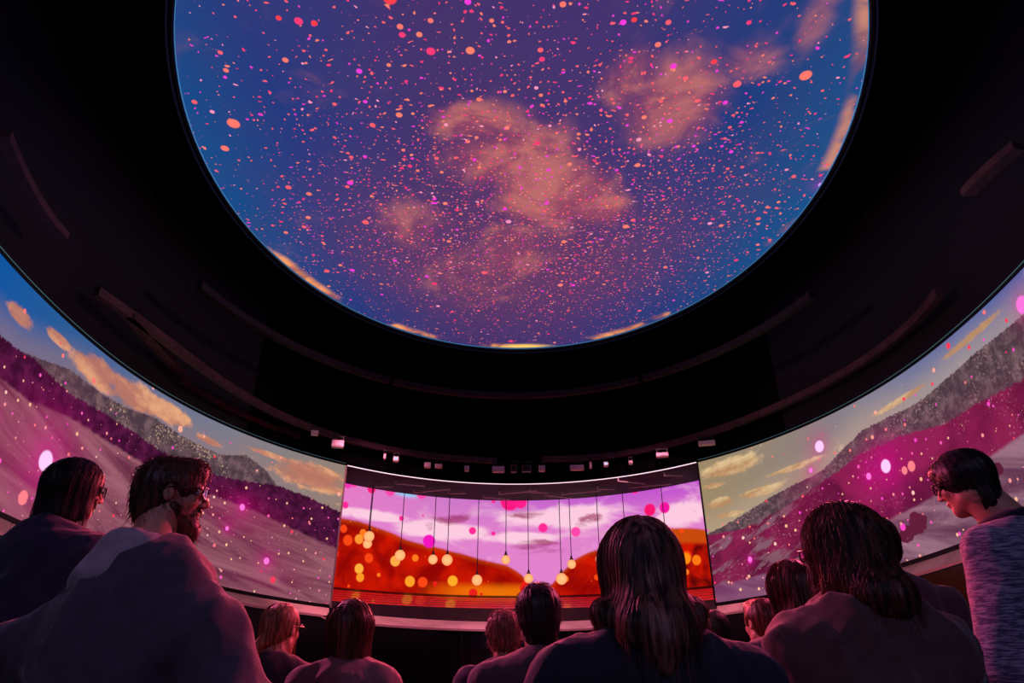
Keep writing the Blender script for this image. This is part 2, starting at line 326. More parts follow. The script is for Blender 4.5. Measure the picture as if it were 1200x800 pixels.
def screen_stage():
    s = NT('stage_picture'); a = s.n('ShaderNodeUVMap', uv_map='shape').outputs[0]; b = s.n('ShaderNodeUVMap', uv_map='metric').outputs[0]
    th, v, _ = s.sep(a); ms, mz, _ = s.sep(b); P = s.comb(ms, mz)
    nf = s.noise(P, 2.2, 4, .5, .5); cn = s.noise(s.comb(s.M('MULTIPLY', ms, .6), s.M('MULTIPLY', mz, 1.3)), 2.2, 4, .6, .6)
    sky = s.ramp(s.M('DIVIDE', s.M('ADD', th, 40), 82.0, clamp=True), [(0, (232, 120, 196)), (.3, (205, 120, 200)), (.6, (196, 96, 205)), (1, (190, 70, 205))])
    sky = s.mix(s.step(v, .92, .55), sky, lin((226, 130, 205)))
    wm = s.M('MAXIMUM', s.blob(th, v, -17, .60, 16, .10), s.M('MAXIMUM', s.blob(th, v, 12, .72, 24, .13), s.M('MAXIMUM', s.blob(th, v, 36, .64, 9, .16), s.M('MAXIMUM', s.blob(th, v, -32, .66, 12, .07), s.M('MAXIMUM', s.blob(th, v, 2, .56, 14, .07), s.blob(th, v, 33, .93, 6, .05))))))
    col = s.mix(s.M('MULTIPLY', s.step(s.M('ADD', s.M('MULTIPLY', wm, .5), s.M('MULTIPLY', cn, 1.15)), .60, .95), .95), sky, lin((255, 206, 226)))
    dk = s.M('MAXIMUM', s.blob(th, v, 3, .76, 8, .09), s.M('MAXIMUM', s.blob(th, v, -14, .70, 6, .09), s.M('MAXIMUM', s.blob(th, v, 18, .70, 6, .06), s.M('MULTIPLY', s.blob(th, v, 6, .48, 11, .13), .95))))
    col = s.mix(s.M('MULTIPLY', s.step(s.M('ADD', dk, s.M('ADD', s.M('MULTIPLY', s.M('SUBTRACT', cn, .55), 4.0), s.M('MULTIPLY', s.M('SUBTRACT', nf, .5), .8))), .25, 1.0), .8), col, lin((160, 44, 100)))
    hill = [(-42, .61), (-38.4, .606), (-34.4, .606), (-29.1, .564), (-24, .51), (-18.7, .473), (-12.1, .433), (-6.9, .39), (-1.8, .348), (1.3, .279), (4.5, .16), (6.9, .16), (10.4, .30), (13.1, .381), (16.5, .437), (24, .5), (30, .56), (33.1, .56), (37, .54), (44, .47)]
    H = s.M('ADD', s.curve(th, hill, -44, 46), s.M('MULTIPLY', s.M('SUBTRACT', nf, .5), .03))
    d = s.M('SUBTRACT', H, v)
    hc = s.mix(s.step(nf, .35, .7), lin((146, 6, 4)), lin((212, 24, 2)))
    hc = s.mix(s.M('MULTIPLY', s.step(d, .055, .0), .7), hc, lin((196, 64, 8)))
    hc = s.mix(s.M('MULTIPLY', s.M('MULTIPLY', s.step(v, .23, .15), s.M('MULTIPLY', s.step(th, -22, -8), s.step(th, 8, 3))), .85), hc, lin((245, 120, 8)))
    hr = s.curve(th, [(24, .30), (33, .43), (37, .42), (44, .38)], -44, 46)
    hc = s.mix(s.M('MULTIPLY', s.step(th, 27, 31), s.step(s.M('SUBTRACT', v, hr), -.01, .03)), hc, lin((200, 74, 12)))
    hc = s.mix(s.M('MULTIPLY', s.step(th, 27, 31), s.M('MULTIPLY', s.step(s.M('SUBTRACT', hr, v), -.01, .03), s.step(nf, .62, .4))), hc, lin((70, 6, 8)))
    col = s.mix(s.step(d, -.012, .014), col, hc)
    c2 = s.blob(th, v, -24.5, .875, 5, .06); col = s.mix(s.M('MULTIPLY', c2, .8), col, lin((120, 215, 255)))
    up = s.step(d, .0, -.03); dn = s.step(d, 0.0, .03)
    ORG = [(0, (250, 70, 20)), (.4, (235, 30, 26)), (.72, (255, 120, 30))]
    col = s.dots(col, P, 2.6, .075, .6, ORG, 4.4, 1.0, .3, dmask=dn)
    col = s.dots(col, P, 3.3, .06, .4, ORG, 8.9, 1.0, .3, dmask=dn)
    col = s.dots(col, P, 2.1, .085, .5, [(0, (255, 40, 150)), (.5, (255, 70, 170)), (.8, (235, 40, 190))], 1.9, 1.0, .35, dmask=up)
    k = 1.13
    for t_, v_, r, c in ((-1.2, .86, .20, (255, 25, 130)), (1.3, .85, .13, (255, 30, 140)), (-32.4, .86, .09, (255, 30, 120)), (-37.6, .86, .08, (245, 50, 180)), (-26, .34, .1, (255, 170, 70)), (-34, .47, .09, (255, 150, 50)),
                         (-33.4, .26, .09, (255, 175, 60)), (-13.5, .22, .1, (255, 170, 40)), (-22.6, .20, .1, (255, 160, 40)), (-19, .51, .13, (245, 20, 190)), (-33, .20, .08, (255, 150, 40)),
                         (36.5, .32, .1, (255, 140, 20)), (38.6, .30, .09, (255, 120, 20)), (34.2, .20, .1, (255, 60, 20)), (30, .71, .12, (250, 20, 110)), (33.2, .71, .11, (245, 20, 160)), (10.5, .92, .09, (255, 30, 150))):
        col = s.spot(col, P, (arc(t_) * k, v_ * S * .67 * k), r * .72, c)
    return s.emit(col, 1.0)
def screen_dome():
    s = NT('dome_picture'); o = s.n('ShaderNodeUVMap', uv_map='metric').outputs[0]      # metres on the disc, x to the right, y towards the stage
    x, y, _ = s.sep(o); P = s.comb(x, y)
    n1 = s.noise(P, .75, 6, .6, 1.2); n2 = s.noise(s.V('ADD', P, (7, 3, 0)), 1.6, 7, .62, .9)
    rad = s.M('SQRT', s.M('ADD', s.M('POWER', s.M('DIVIDE', x, 2.8), 2.0), s.M('POWER', s.M('DIVIDE', y, 3.45), 2.0)))
    col = s.ramp(s.M('DIVIDE', s.M('ADD', x, 2.8), 5.6), [(0, (16, 78, 140)), (.15, (34, 58, 128)), (.38, (70, 50, 108)), (.6, (68, 50, 112)), (.82, (26, 60, 126)), (1, (10, 84, 142))])
    col = s.mix(s.M('MULTIPLY', s.M('SUBTRACT', n1, .3), .7), col, lin((74, 60, 104)))
    col = s.mix(s.M('MULTIPLY', s.step(y, -1.0, 1.8), s.M('MULTIPLY', s.step(rad, 1.02, .45), .6)), col, lin((112, 62, 98)))
    a = None
    for q in CLOUDS:
        z = s.M('MULTIPLY', s.blob(x, y, *q[:4]), q[4]); a = z if a is None else s.M('MAXIMUM', a, z)
    cm = s.step(s.M('ADD', s.M('MULTIPLY', a, .62), s.M('MULTIPLY', n2, .75)), .42, 1.0)
    cc = s.mix(s.step(n2, .4, .65), lin((156, 74, 98)), lin((206, 118, 108)))
    col = s.mix(s.M('MULTIPLY', cm, .78), col, cc)
    rim = s.M('MULTIPLY', s.step(rad, .955, .99), s.M('MULTIPLY', s.step(s.noise(P, 1.1, 3), .5, .58), s.M('MAXIMUM', s.step(y, .6, 1.3), s.M('MULTIPLY', s.step(x, 2.0, 2.4), .6))))
    col = s.mix(rim, col, s.mix(s.step(n2, .4, .6), lin((150, 84, 90)), lin((246, 158, 104))))
    bot = s.M('MULTIPLY', s.blob(x, y, .1, 3.42, .55, .12), s.step(n2, .40, .5)); col = s.mix(bot, col, lin((255, 210, 110)))
    DS = [(0, (255, 96, 110)), (.35, (255, 60, 120)), (.55, (255, 130, 110)), (.75, (250, 60, 215)), (.9, (255, 150, 190))]
    dens = s.M('ADD', .22, s.M('MULTIPLY', s.step(s.V('DISTANCE', P, (.2, .1, 0)), 3.1, .6), .85))
    wb = s.V('ADD', P, s.V('MULTIPLY', s.comb(n2, n1), (.3, .3, 0)))
    col = s.dots(col, wb, 13, .017, .62, DS, 2.5, 2.2, .3, dmask=dens)
    col = s.dots(col, wb, 19, .012, .6, DS, 6.5, 1.0, .4, dmask=dens)
    col = s.dots(col, P, 8, .026, .42, DS, 4.1, 3.0, .25, dmask=dens)
    col = s.dots(col, wb, 27, .009, .6, DS, 3.3, 1.0, .4, dmask=s.M('MULTIPLY', dens, s.step(y, -1.5, 1.5)))
    col = s.dots(col, P, 3.4, .036, .34, DS, 8.3, 2.0, .25)
    for px, py, r, c in DBIG: col = s.spot(col, P, (px, py), r, c, glow=.05 if c[2] > 240 else None, gcol=(170, 20, 190))
    return s.emit(col, 1.0)

# ------------------------------------------------------------------ shell of the hall
def uv_of(V, k=1.0, stage=False):
    sh = []; me = []
    for v in V:
        x, y = v[0] / S / k, v[1] / S / k; bb = B0 if y > CY else B2
        th = math.degrees(math.atan2((x - CX) / A0, (y - CY) / bb)); h = (v[2] - CAM_H) / S / k
        z0 = zb(y)
        if stage: sh.append((th, (h - .33) / .67)); me.append((arc(th) * k, (h - .33) * S * k))
        else: sh.append((th, (h - z0) / (1 - z0))); me.append((arc(th), h * S))
    return {'shape': sh, 'metric': me}
fl = mesh_obj('floor', *sheet(-180, 180, lambda t: (S * CX, S * CY, 0), lambda t: (*W(t, 0, 1.2, bulge(t) * 1.1)[:2], 0), 90, 1), m_floor, kind='structure')
DZ = CAM_H + S * 1.70; DC = (.028 * S, 2.035 * S); DA, DB = 1.17 * S, 1.437 * S
DS_ = 1.70 / 1.6
def dpt(t, k=1.0, z=0.0): return (DC[0] + DA * k * math.sin(math.radians(t)), DC[1] + DB * k * math.cos(math.radians(t)), DZ + z)
mesh_obj('ceiling', *sheet(-180, 180, lambda t: dpt(t, 1.015), lambda t: (*W(t, 0, 1.0, .9 + bulge(t))[:2], DZ), 120, 1), m_ceil, kind='structure')
def upwall(t0, t1): return sheet(t0, t1, lambda t: (*W(t, 0, 1, .02 + bulge(t))[:2], CAM_H + S * 1.012), lambda t: (*W(t, 0, 1, .02 + bulge(t))[:2], DZ), None, 4, .08)
mesh_obj('wall_upper_left', *upwall(-180, -60), m_perf, kind='structure', smooth=False)
mesh_obj('wall_upper_front', *upwall(-60, 60), m_black, kind='structure')
mesh_obj('wall_upper_right', *upwall(60, 180), m_perf, kind='structure')
mesh_obj('wall_back', *sheet(108, 252, lambda t: W(t, -CAM_H / S, 1, .16 + bulge(t)), lambda t: W(t, 1.03, 1, .16 + bulge(t)), 60, 1, .08), m_black, kind='structure')
# the oval screen overhead
def dome_px(px, py):
    p = at(px, py, 1.0); q = (DZ - CAM_H) / (p.z - CAM_H); return p.x * q - DC[0], q - DC[1]
DBIG = []
for px, py, r, c in ((272, 151, 9, 0), (262, 180, 6, 0), (456, 5, 8, 3), (946, 95, 8, 0), (468, 38, 4, 0), (420, 90, 4, 1), (361, 233, 4.5, 0), (334, 278, 4, 0), (378, 290, 3, 0), (846, 270, 4, 0), (889, 292, 3.4, 0), (786, 148, 4, 1),
                     (660, 12, 4, 0), (965, 222, 6, 2), (548, 9, 4, 1), (731, 33, 4, 1), (744, 30, 3.5, 3), (772, 59, 4, 0), (663, 125, 2.6, 0), (561, 123, 3.6, 0), (548, 172, 3.4, 0), (556, 193, 3, 1), (472, 182, 3, 0), (489, 206, 3, 0),
                     (398, 316, 4, 0), (447, 350, 3, 1), (500, 329, 4, 1), (634, 118, 3, 0), (576, 31, 3, 0), (504, 31, 3.5, 0), (838, 79, 4, 3), (262, 97, 2.5, 1), (333, 77, 4, 0), (263, 89, 3.6, 0), (325, 28, 3.5, 3), (367, 34, 4, 3), (858, 184, 3.3, 1), (631, 395, 3, 0)):
    x, y = dome_px(px, py); DBIG.append((x, y, r / 787 * (DZ - CAM_H) / .9 * (.75 + .25 * 1), [(255, 122, 108), (250, 60, 225), (225, 160, 255), (255, 64, 76)][c]))
CLOUDS = []
for px, py, rx, ry, k in ((600, 190, 130, 60, .9), (650, 235, 110, 55, 1.15), (700, 250, 60, 30, 1.1), (560, 150, 90, 35, .9), (600, 300, 60, 50, .7), (790, 130, 100, 80, .85), (740, 100, 60, 60, .7), (880, 80, 60, 40, .55), (480, 270, 70, 40, .6), (560, 330, 120, 50, .4), (960, 30, 30, 60, .5)):
    x, y = dome_px(px, py); x2, _ = dome_px(px + rx, py); _, y2 = dome_px(px, py + ry); CLOUDS.append((x, y, abs(x2 - x), abs(y2 - y), k))
ds = thing('dome_screen', 'huge oval overhead screen showing a blue and violet night sky full of pink sparks', 'screen', (DC[0], DC[1], DZ))
V = [(0, 0, 0)]; F = []; NR, NA = 10, 96
for i in range(1, NR + 1):
    for k in range(NA):
        t = 2 * math.pi * k / NA; V.append((DA * i / NR * math.sin(t), DB * i / NR * math.cos(t), .06 * (i / NR) ** 0))
for k in range(NA): F.append([0, 1 + k, 1 + (k + 1) % NA])
for i in range(NR - 1):
    for k in range(NA): F.append([1 + i * NA + k, 1 + (i + 1) * NA + k, 1 + (i + 1) * NA + (k + 1) % NA, 1 + i * NA + (k + 1) % NA])
V[0] = (0, 0, .06)
mesh_obj('display_surface', V, F, screen_dome(), ds, uvs={'metric': [(v[0], v[1]) for v in V]})
rp = [(DA * 1.004 * math.sin(2 * math.pi * k / 160), DB * 1.004 * math.cos(2 * math.pi * k / 160), .02) for k in range(160)]
mesh_obj('rim', *tube(rp, .022, 6, True), m_frame, ds)
hl = [(DA * .998 * math.sin(2 * math.pi * k / 160), DB * .998 * math.cos(2 * math.pi * k / 160), .045) for k in range(160)]
mesh_obj('edge_strip', *tube(hl, .006, 4, True), glow_mat('rim_glow', (70, 130, 190), .8), ds)
# side screens: panels one by one, seams between them
HS = .095
for left in (True, False):
    mat = screen_side('left_picture' if left else 'right_picture', left)
    sd = thing('curved_led_screen', ('left curved screen with snowy hillside, orange clouds and magenta sparks' if left else 'right curved screen with wooded magenta hill under a pale sunset sky'), 'screen',
               (S * wp(-80 if left else 80)[0], S * wp(80)[1], CAM_H + S * .38))
    edges = ([TL] + [-55.1 - 16 * i for i in range(4)] + [-TEND]) if left else ([TR, 58.4] + [74.4 + 16 * i for i in range(3)] + [TEND])
    off = -Vector(sd.location)
    for a, b in zip(edges[:-1], edges[1:]):
        g = .03 if left else -.03
        for v0, v1 in ((0, HS), (HS + .0035, 1)):
            lo = lambda t, q=v0: W(t, zb(wp(t)[1]) + q * (1 - zb(wp(t)[1]))); hi = lambda t, q=v1: W(t, zb(wp(t)[1]) + q * (1 - zb(wp(t)[1])))
            V, F = sheet(a - g, b + g, lo, hi, 12, 6, .05)
            U = uv_of(V); mesh_obj('screen_panel', [Vector(v) + off for v in V], F, mat, sd, uvs=U)
    bot = lambda t: W(t, zb(wp(t)[1]) - .014); top = lambda t: W(t, zb(wp(t)[1]) - .001)
    V, F = sheet(edges[0], edges[-1], bot, top, 60, 1, .07); mesh_obj('bottom_rail', [Vector(v) + off for v in V], F, m_frame, sd)
    V, F = sheet(edges[0], edges[-1], lambda t: W(t, 1.001), lambda t: W(t, 1.010), 60, 1, .07); mesh_obj('top_rail', [Vector(v) + off for v in V], F, m_frame, sd)
    V, F = beam(edges[0], edges[-1], lambda t: W(t, 1.011, 1, -.008), .003, .003, 60); mesh_obj('edge_leak', [Vector(v) + off for v in V], F, m_leak, sd)
    V, F = sheet(edges[0], edges[-1], lambda t: W(t, zb(wp(t)[1]) - .014, 1, .09), lambda t: W(t, 1.010, 1, .09), 60, 1, .03); mesh_obj('back_panel', [Vector(v) + off for v in V], F, m_frame, sd)
    e = edges[0]; V, F = sheet(e - (.0 if left else .35), e + (.35 if left else 0), lambda t: W(t, .318), lambda t: W(t, 1.003), 2, 1, .06)
    mesh_obj('end_trim', [Vector(v) + off for v in V], F, m_frame if not left else pbr('lit_trim', (120, 100, 100), .4), sd)  # left trim coloured paler to look lit, right one plain black
# sloping ledge under the screens, dark glass front below it
def ledge_top(t):
    y = wp(t)[1]; return W(t, zb(y) - (.016 if not TL < t < TR else .028))
def ledge_low(t):
    y = wp(t)[1]; p = W(t, zb(y) - (.050 if not TL < t < TR else .066)); q = .965
    return (p[0] * q, p[1] * q, CAM_H + (p[2] - CAM_H) * q)
le = thing('screen_ledge', 'pale sloping ledge running under the curved screens and the stage', 'ledge', (0, S * 3.6, 0)); off = -Vector(le.location)
es = [-TEND + 1, -94, -71, TL, TR, 66, 91, TEND - 1]
for a, b in zip(es[:-1], es[1:]):
    V, F = sheet(a + .05, b - .05, ledge_low, ledge_top, None, 2, .03); mesh_obj('ledge_board', [Vector(v) + off for v in V], F, m_ledge, le)
V = [];
V, F = beam(-TEND + 1, TEND - 1, lambda t: (ledge_low(t)[0] * .998, ledge_low(t)[1] * .998, ledge_low(t)[2] - .02), .008, .022, 120)
mesh_obj('edge_strip', [Vector(v) + off for v in V], F, pbr('pink_edge', (235, 170, 175), .3, .4), le)
gw = thing('glass_parapet', 'dark reflective glass panels below the pale ledge', 'parapet', (0, S * 3.5, 0)); off = -Vector(gw.location)
t = -TEND + 3
seams = [-112, -89.6, -78.4, -56, -33.6, -11.2, 11.2, 41, 63, 85, 112]
for a, b in zip(seams[:-1], seams[1:]):
    f = lambda t, h: (ledge_low(t)[0] * 1.0, ledge_low(t)[1] * 1.0, h if h is not None else ledge_low(t)[2] - .025)
    V, F = sheet(a + .06, b - .06, lambda t: f(t, .0), lambda t: f(t, None), None, 1, .02); mesh_obj('glass_panel', [Vector(v) + off for v in V], F, m_glass, gw)
    V, F = beam(b - .12, b + .12, lambda t: (*ledge_low(t)[:2], 0), .012, ledge_low(b)[2] - .025, 3); mesh_obj('post', [Vector(v) + off for v in V], F, m_frame, gw)
V, F = sheet(-113, 113, lambda t: (*W(t, 0, .985)[:2], 0), lambda t: (*W(t, 0, .985)[:2], ledge_top(t)[2] - .16), 90, 1, .03)
mesh_obj('wall_lower', V, F, m_black, kind='structure')
# stage: riser, sloping planks, picture screen, jambs, soffit
st = thing('stage', 'low curved stage front with glossy red planks below the picture screen', 'stage', (0, S * 3.8, 0)); off = -Vector(st.location)
V, F = sheet(TL, TR, lambda t: W(t, .270, 1.005), lambda t: W(t, .346, 1.02), None, 1, .03); mesh_obj('riser', [Vector(v) + off for v in V], F, m_riser, st)
for i in range(5):
    a, b = i / 5, (i + 1) / 5 - .03
    pa = lambda t, a=a: tuple(Vector(W(t, .347, 1.022)).lerp(Vector(W(t, .399, 1.10)), a)); pb = lambda t, b=b: tuple(Vector(W(t, .347, 1.022)).lerp(Vector(W(t, .399, 1.10)), b))
    V, F = sheet(TL, TR, pa, pb, None, 1, .02); mesh_obj('plank', [Vector(v) + off for v in V], F, m_plank, st)
V, F = sheet(TL, TR, lambda t: W(t, .398, 1.10), lambda t: W(t, .409, 1.12), None, 1, .03); mesh_obj('black_kerb', [Vector(v) + off for v in V], F, m_frame, st)
V, F = sheet(TL - 1, TR + 1, lambda t: W(t, .20, 1.0, .04), lambda t: W(t, .268, 1.0, .04), None, 1, .03); mesh_obj('stage_skirt', [Vector(v) + off for v in V], F, m_riser, st)
ss = thing('stage_screen', 'curved screen behind the stage with glowing red hills under a pink cloudy sky', 'screen', (0, S * 3.75 * 1.13, CAM_H + S * .4)); off = -Vector(ss.location)
V, F = sheet(TL - 2.5, TR + 2.5, lambda t: W(t, .409, 1.13), lambda t: W(t, .96, 1.13), 60, 12, .05); mesh_obj('display_surface', [Vector(v) + off for v in V], F, screen_stage(), ss, uvs=uv_of(V, 1.13, True))
V, F = sheet(TL - 2.5, TR + 2.5, lambda t: W(t, .39, 1.132, .06), lambda t: W(t, .97, 1.132, .06), 60, 1, .04); mesh_obj('back_panel', [Vector(v) + off for v in V], F, m_frame, ss)
for i, t_ in enumerate((TL, TR)):
    e = 1 if i else -1
    V, F = join([tube([W(t_, .33, 1.02), W(t_, .33, 1.12)], .01, 4)]);
    a = [Vector(W(t_ + e * .25, h, k)) for h, k in ((.28, 1.01), (.28 / 1.13, 1.14), (1.0 / 1.13, 1.14), (1.0, 1.01))]; d = Vector((e * .05, 0, 0))
    V = a + [p + d for p in a]; F = [[0, 1, 2, 3], [7, 6, 5, 4], [0, 4, 5, 1], [1, 5, 6, 2], [2, 6, 7, 3], [3, 7, 4, 0]]
    mesh_obj('trim_%d' % (i + 1), V, F, m_frame, kind='structure')
V, F = sheet(TL - .5, TR + .5, lambda t: W(t, 1.0, 1.0), lambda t: (*W(t, 0, 1.10)[:2], CAM_H + S * 1.0), None, 6, 0)
sof = mesh_obj('trim_3', V + [Vector(v) + Vector((0, 0, .05)) for v in V], F + [[x + len(V) for x in f[::-1]] for f in F], m_soffit, kind='structure')
V, F = sheet(TL - 4, TR + 4, lambda t: (*W(t, 0, 1.0)[:2], CAM_H + S * 1.02), lambda t: (*W(t, 0, 1.2)[:2], CAM_H + S * 1.22), None, 1, .04); mesh_obj('wall_stage_top', V, F, m_black, kind='structure')
V, F = sheet(TL - 4, TR + 4, lambda t: (*W(t, 0, 1.16)[:2], 0), lambda t: (*W(t, 0, 1.16)[:2], CAM_H + S * 1.2), None, 1, .04); mesh_obj('wall_front', V, F, m_black, kind='structure')
ls = mesh_obj('led_strip', *beam(TL + .4, TR - .4, lambda t: W(t, 1.001, .998), .005, .009, 60), m_led); tag(ls, 'thin glowing white light strip curving above the stage opening', 'light strip')
# small brackets under the soffit
for i, (px, py) in enumerate(((450, 566), (481, 564), (506, 571), (536, 574), (582, 580), (607, 573), (631, 573), (655, 578), (681, 573), (710, 569), (740, 561), (762, 565), (789, 553))):
    p = at(px, py, 1.0); h = S * 1.0; q = h / (p.z - CAM_H); p = Vector((p.x * q, q, CAM_H + h - .004)); L = .12 + .08 * (i % 3)
    b = thing('hanging_bracket', ['short thin bracket', 'slim angled bracket', 'small bent bracket'][i % 3] + ' under the maroon soffit above the stage opening', 'bracket', p, .4 * math.sin(i * 2.1), 'brackets under the stage soffit')
    mesh_obj('arm', *box(-L, L, -.008, .008, -.05, -.035, .002), m_pale, b); mesh_obj('stem', *box(-L - .006, -L + .01, -.008, .008, -.05, .0, .002), m_pale, b)
ORD = ('leftmost', 'second from the left', 'third from the left', 'fourth from the left', 'fifth from the left', 'sixth from the left', 'middle one of the row', 'sixth from the right', 'fifth from the right', 'fourth from the right', 'third from the right', 'second from the right', 'rightmost')
for o, w_ in zip([o for o in C.objects if o.name.startswith('hanging_bracket')], ORD): o['label'] = 'small pale bracket under the maroon stage soffit, ' + w_
# pendant globes over the stage
PEND = [(432.5, 628.4, 6.2, 'upper globe of the stacked pair at far left'), (430.6, 637, 5.3, 'lower globe of the stacked pair at far left'), (468.8, 650.4, 6.2, 'second from the left, over the red hill'), (507.3, 655.3, 5.5, 'left of the close pair over the red hill'),
        (524, 655.9, 6.4, 'right of the close pair over the red hill'), (559, 679.5, 6.2, 'lowest left of centre'), (592.8, 655.6, 5.2, 'small and high, left of the dark-haired man'), (619.5, 677.6, 5.5, 'just above the dark-haired man'),
        (658, 678, 6.6, 'large and low, right of the dark-haired man'), (669.8, 660.8, 5.2, 'small and high, beside the long-haired woman'), (703, 655, 5.4, 'first behind the long-haired woman'), (735, 655, 5.4, 'second behind the long-haired woman'), (783, 655, 5.4, 'right-hand one behind the long-haired woman')]
m_globe = NT('globe_glass'); e = m_globe.n('ShaderNodeLayerWeight'); e.inputs[0].default_value = .35
m_globe = m_globe.emit(m_globe.mix(e.outputs['Facing'], lin((255, 196, 130)), lin((255, 110, 70))), 1.0)
for i, (px, py, r, lb) in enumerate(PEND):
    Y = 0; x, y = 0, 0
    # stand on the curve of the stage opening
    best = None
    for t_ in np.arange(-40, 43, .05):
        X_, Y_, _ = W(t_, 0, 1.085)
        p = at(px, py, Y_)
        if best is None or abs(p.x - X_) < best[0]: best = (abs(p.x - X_), p)
    p = best[1]; 
    if i == 1: p = at(px, py, p.y + .12)
    R_ = r / 787 * (p.y * .89 + (p.z - CAM_H) * .45)
    b = thing('pendant_lamp', 'glowing amber globe on a thin cord, ' + lb, 'lamp', p, 0, 'globes hanging over the stage')
    mesh_obj('globe', *ball((0, 0, 0), R_, 18, 12), m_globe, b, True)
    mesh_obj('cap', *lathe([(.001, R_ + .05), (.012, R_ + .05), (.016, R_ + .02), (.03, R_ - .002), (.001, R_ - .003)], 10), m_cord, b)
    top_ = CAM_H + S * 1.0 - p.z if i != 1 else .9
    mesh_obj('cord', *tube([(0, 0, R_ + .04), (0, 0, top_)], .0055, 4), m_cord, b)
# lighting rings
def ringf(cx, cy, a, b, h): return lambda t: (S * (cx + a * math.sin(math.radians(t))), S * (cy + b * math.cos(math.radians(t))), CAM_H + S * h)
r1 = ringf(.04, 2.288, 1.32, 1.31, 1.095)
tr = thing('lighting_truss', 'curved brown lighting rail above the side screens, broken above the stage', 'truss', (0, S * 2.3, CAM_H + S * 1.1)); off = -Vector(tr.location)
def on_plane(pts, h):                                # smooth curve through points of a level plane, as a function of 0..1
    P = []
    for px, py in pts:
        p = at(px, py, 1.0); q = S * h / (p.z - CAM_H); P.append((p.x * q, q))
    P = np.array(P); u = np.r_[0, np.cumsum(np.hypot(*np.diff(P, axis=0).T))]; c = [np.polyfit(u, P[:, k], min(4, len(P) - 1)) for k in (0, 1)]
    return lambda t: (float(np.polyval(c[0], t * u[-1])), float(np.polyval(c[1], t * u[-1])), CAM_H + S * h)
RAILS = (([(112, 346), (160, 380), (200, 410), (256, 447), (312, 481), (357, 503), (406, 518), (462, 531), (520, 538), (582, 543)], .03, .07), ([(636, 541), (690, 538), (737, 534), (812, 517), (887, 490), (950, 460), (1019, 426), (1102, 346)], .03, .07),
         ([(2, 160), (22, 205), (45, 245), (73, 280)], .035, .05), ([(150, 372), (180, 405), (218, 447)], .05, .04), ([(1135, 230), (1165, 200), (1195, 175)], .04, .05))
for pts, wd, hh in RAILS:
    f = on_plane(pts, 1.1); V, F = beam(0, 20, lambda t, f=f: f(t / 20) if abs(t - 10) <= 11 else f(t / 20), wd, hh, 24); mesh_obj('rail', [Vector(v) + off for v in V], F, m_truss, tr)
V, F = beam(-84, -52, ringf(.04, 2.30, 1.36, 1.34, 1.06), .02, .05); mesh_obj('cable_tray', [Vector(v) + off for v in V], F, m_soffit, tr)
for pts, wd, hh in RAILS[:2]:
    f = on_plane(pts, 1.1)
    for q in (.05, .35, .65, .95):
        p = Vector(f(q)) + off; d = Vector((p.x, p.y - .0, 0)).normalized() * .35; V, F = tube([p + Vector((0, 0, .06)), p + d + Vector((0, 0, .3))], .012, 5); mesh_obj('wall_bracket', V, F, m_frame, tr)
r2 = ringf(0, 1.75, 1.2, 1.45, 1.3)
t2 = thing('lighting_truss', 'faint inner lighting ring below the overhead screen', 'truss', (0, S * 1.75, CAM_H + S * 1.3)); off2 = -Vector(t2.location)
m_tr2 = pbr('dim_truss', (26, 20, 26), .6, .3, vary=.5, nscale=8)
for a, b in ((-75, -30), (-29, 31), (32, 72)):
    V, F = beam(a, b, r2, .03, .07); mesh_obj('rail', [Vector(v) + off2 for v in V], F, m_tr2, t2)
FIX = [(369, 506, 9, 5, 0), (396, 519, 15, 9, 0), (451, 534, 3, 6, 0), (464, 537, 7, 6, 1), (501, 544, 8, 6, 0), (514, 545, 9, 4, 0), (547, 548, 6, 6, 0), (584, 549, 15, 7, 0), (602, 548, 8, 9, 2), (617, 548, 12, 8, 2), (635, 548, 8, 7, 0), (676, 547, 17, 6, 0), (692, 544, 3, 7, 0), (710, 543, 6, 5, 1), (739, 541, 5, 4, 0), (776, 532, 15, 5, 0), (828, 518, 20, 5, 0)]
m_lens = glow_mat('cold_lens', (215, 215, 255), 1.0); m_dimbox = pbr('dark_housing', (90, 60, 66), .5)
for i, (px, py, w_, h_, kd) in enumerate(FIX):
    p = at(px, py, 1.0); q = S * 1.055 / (p.z - CAM_H); p = Vector((p.x * q, q, CAM_H + S * 1.055)); k = q * .99 / 787
    nm = 'stage_spotlight' if kd == 1 else 'rail_fixture'
    b = thing(nm, ('small spotlight with a cold white lens under the ' + ('left' if px < 600 else 'right') + ' lighting rail') if kd == 1 else
              ['pale', 'small pink-lit', 'boxy pale', 'narrow'][i % 4] + ' housing under the lighting rail, ' + ['far left end of the left rail', 'block further right on the left rail', 'thin one left of the cold spotlight', '', 'above the left part of the pink sky', 'just right of its twin', 'left of the gap in the rail', 'left end of the gap in the rail', 'first in the gap of the rail', 'second in the gap of the rail', 'right end of the gap in the rail', 'wide one on the right rail', 'thin one on the right rail', '', 'small one above the stage corner', 'wide one by the right screen corner', 'widest, above the right screen'][i], 'fixture', p, -math.atan2(p.x, p.y))
    W2, H2 = w_ * k / 2, h_ * k / 2
    mesh_obj('housing', *box(-W2, W2, 0, .08, -H2, H2, min(W2, H2) * .25), m_pale if kd != 2 else m_dimbox, b)
    mesh_obj('yoke', *join([box(-W2 * .9, -W2 * .7, .03, .05, -H2, H2 + .05), box(W2 * .7, W2 * .9, .03, .05, -H2, H2 + .05), box(-W2, W2, .03, .05, H2 + .045, H2 + .055)]), m_frame, b)
    mesh_obj('lens', *box(-W2 * .6, W2 * .6, -.006, .002, -H2 * .6, H2 * .6, .001), m_lens if kd == 1 else m_frame if kd == 2 else m_pale, b)
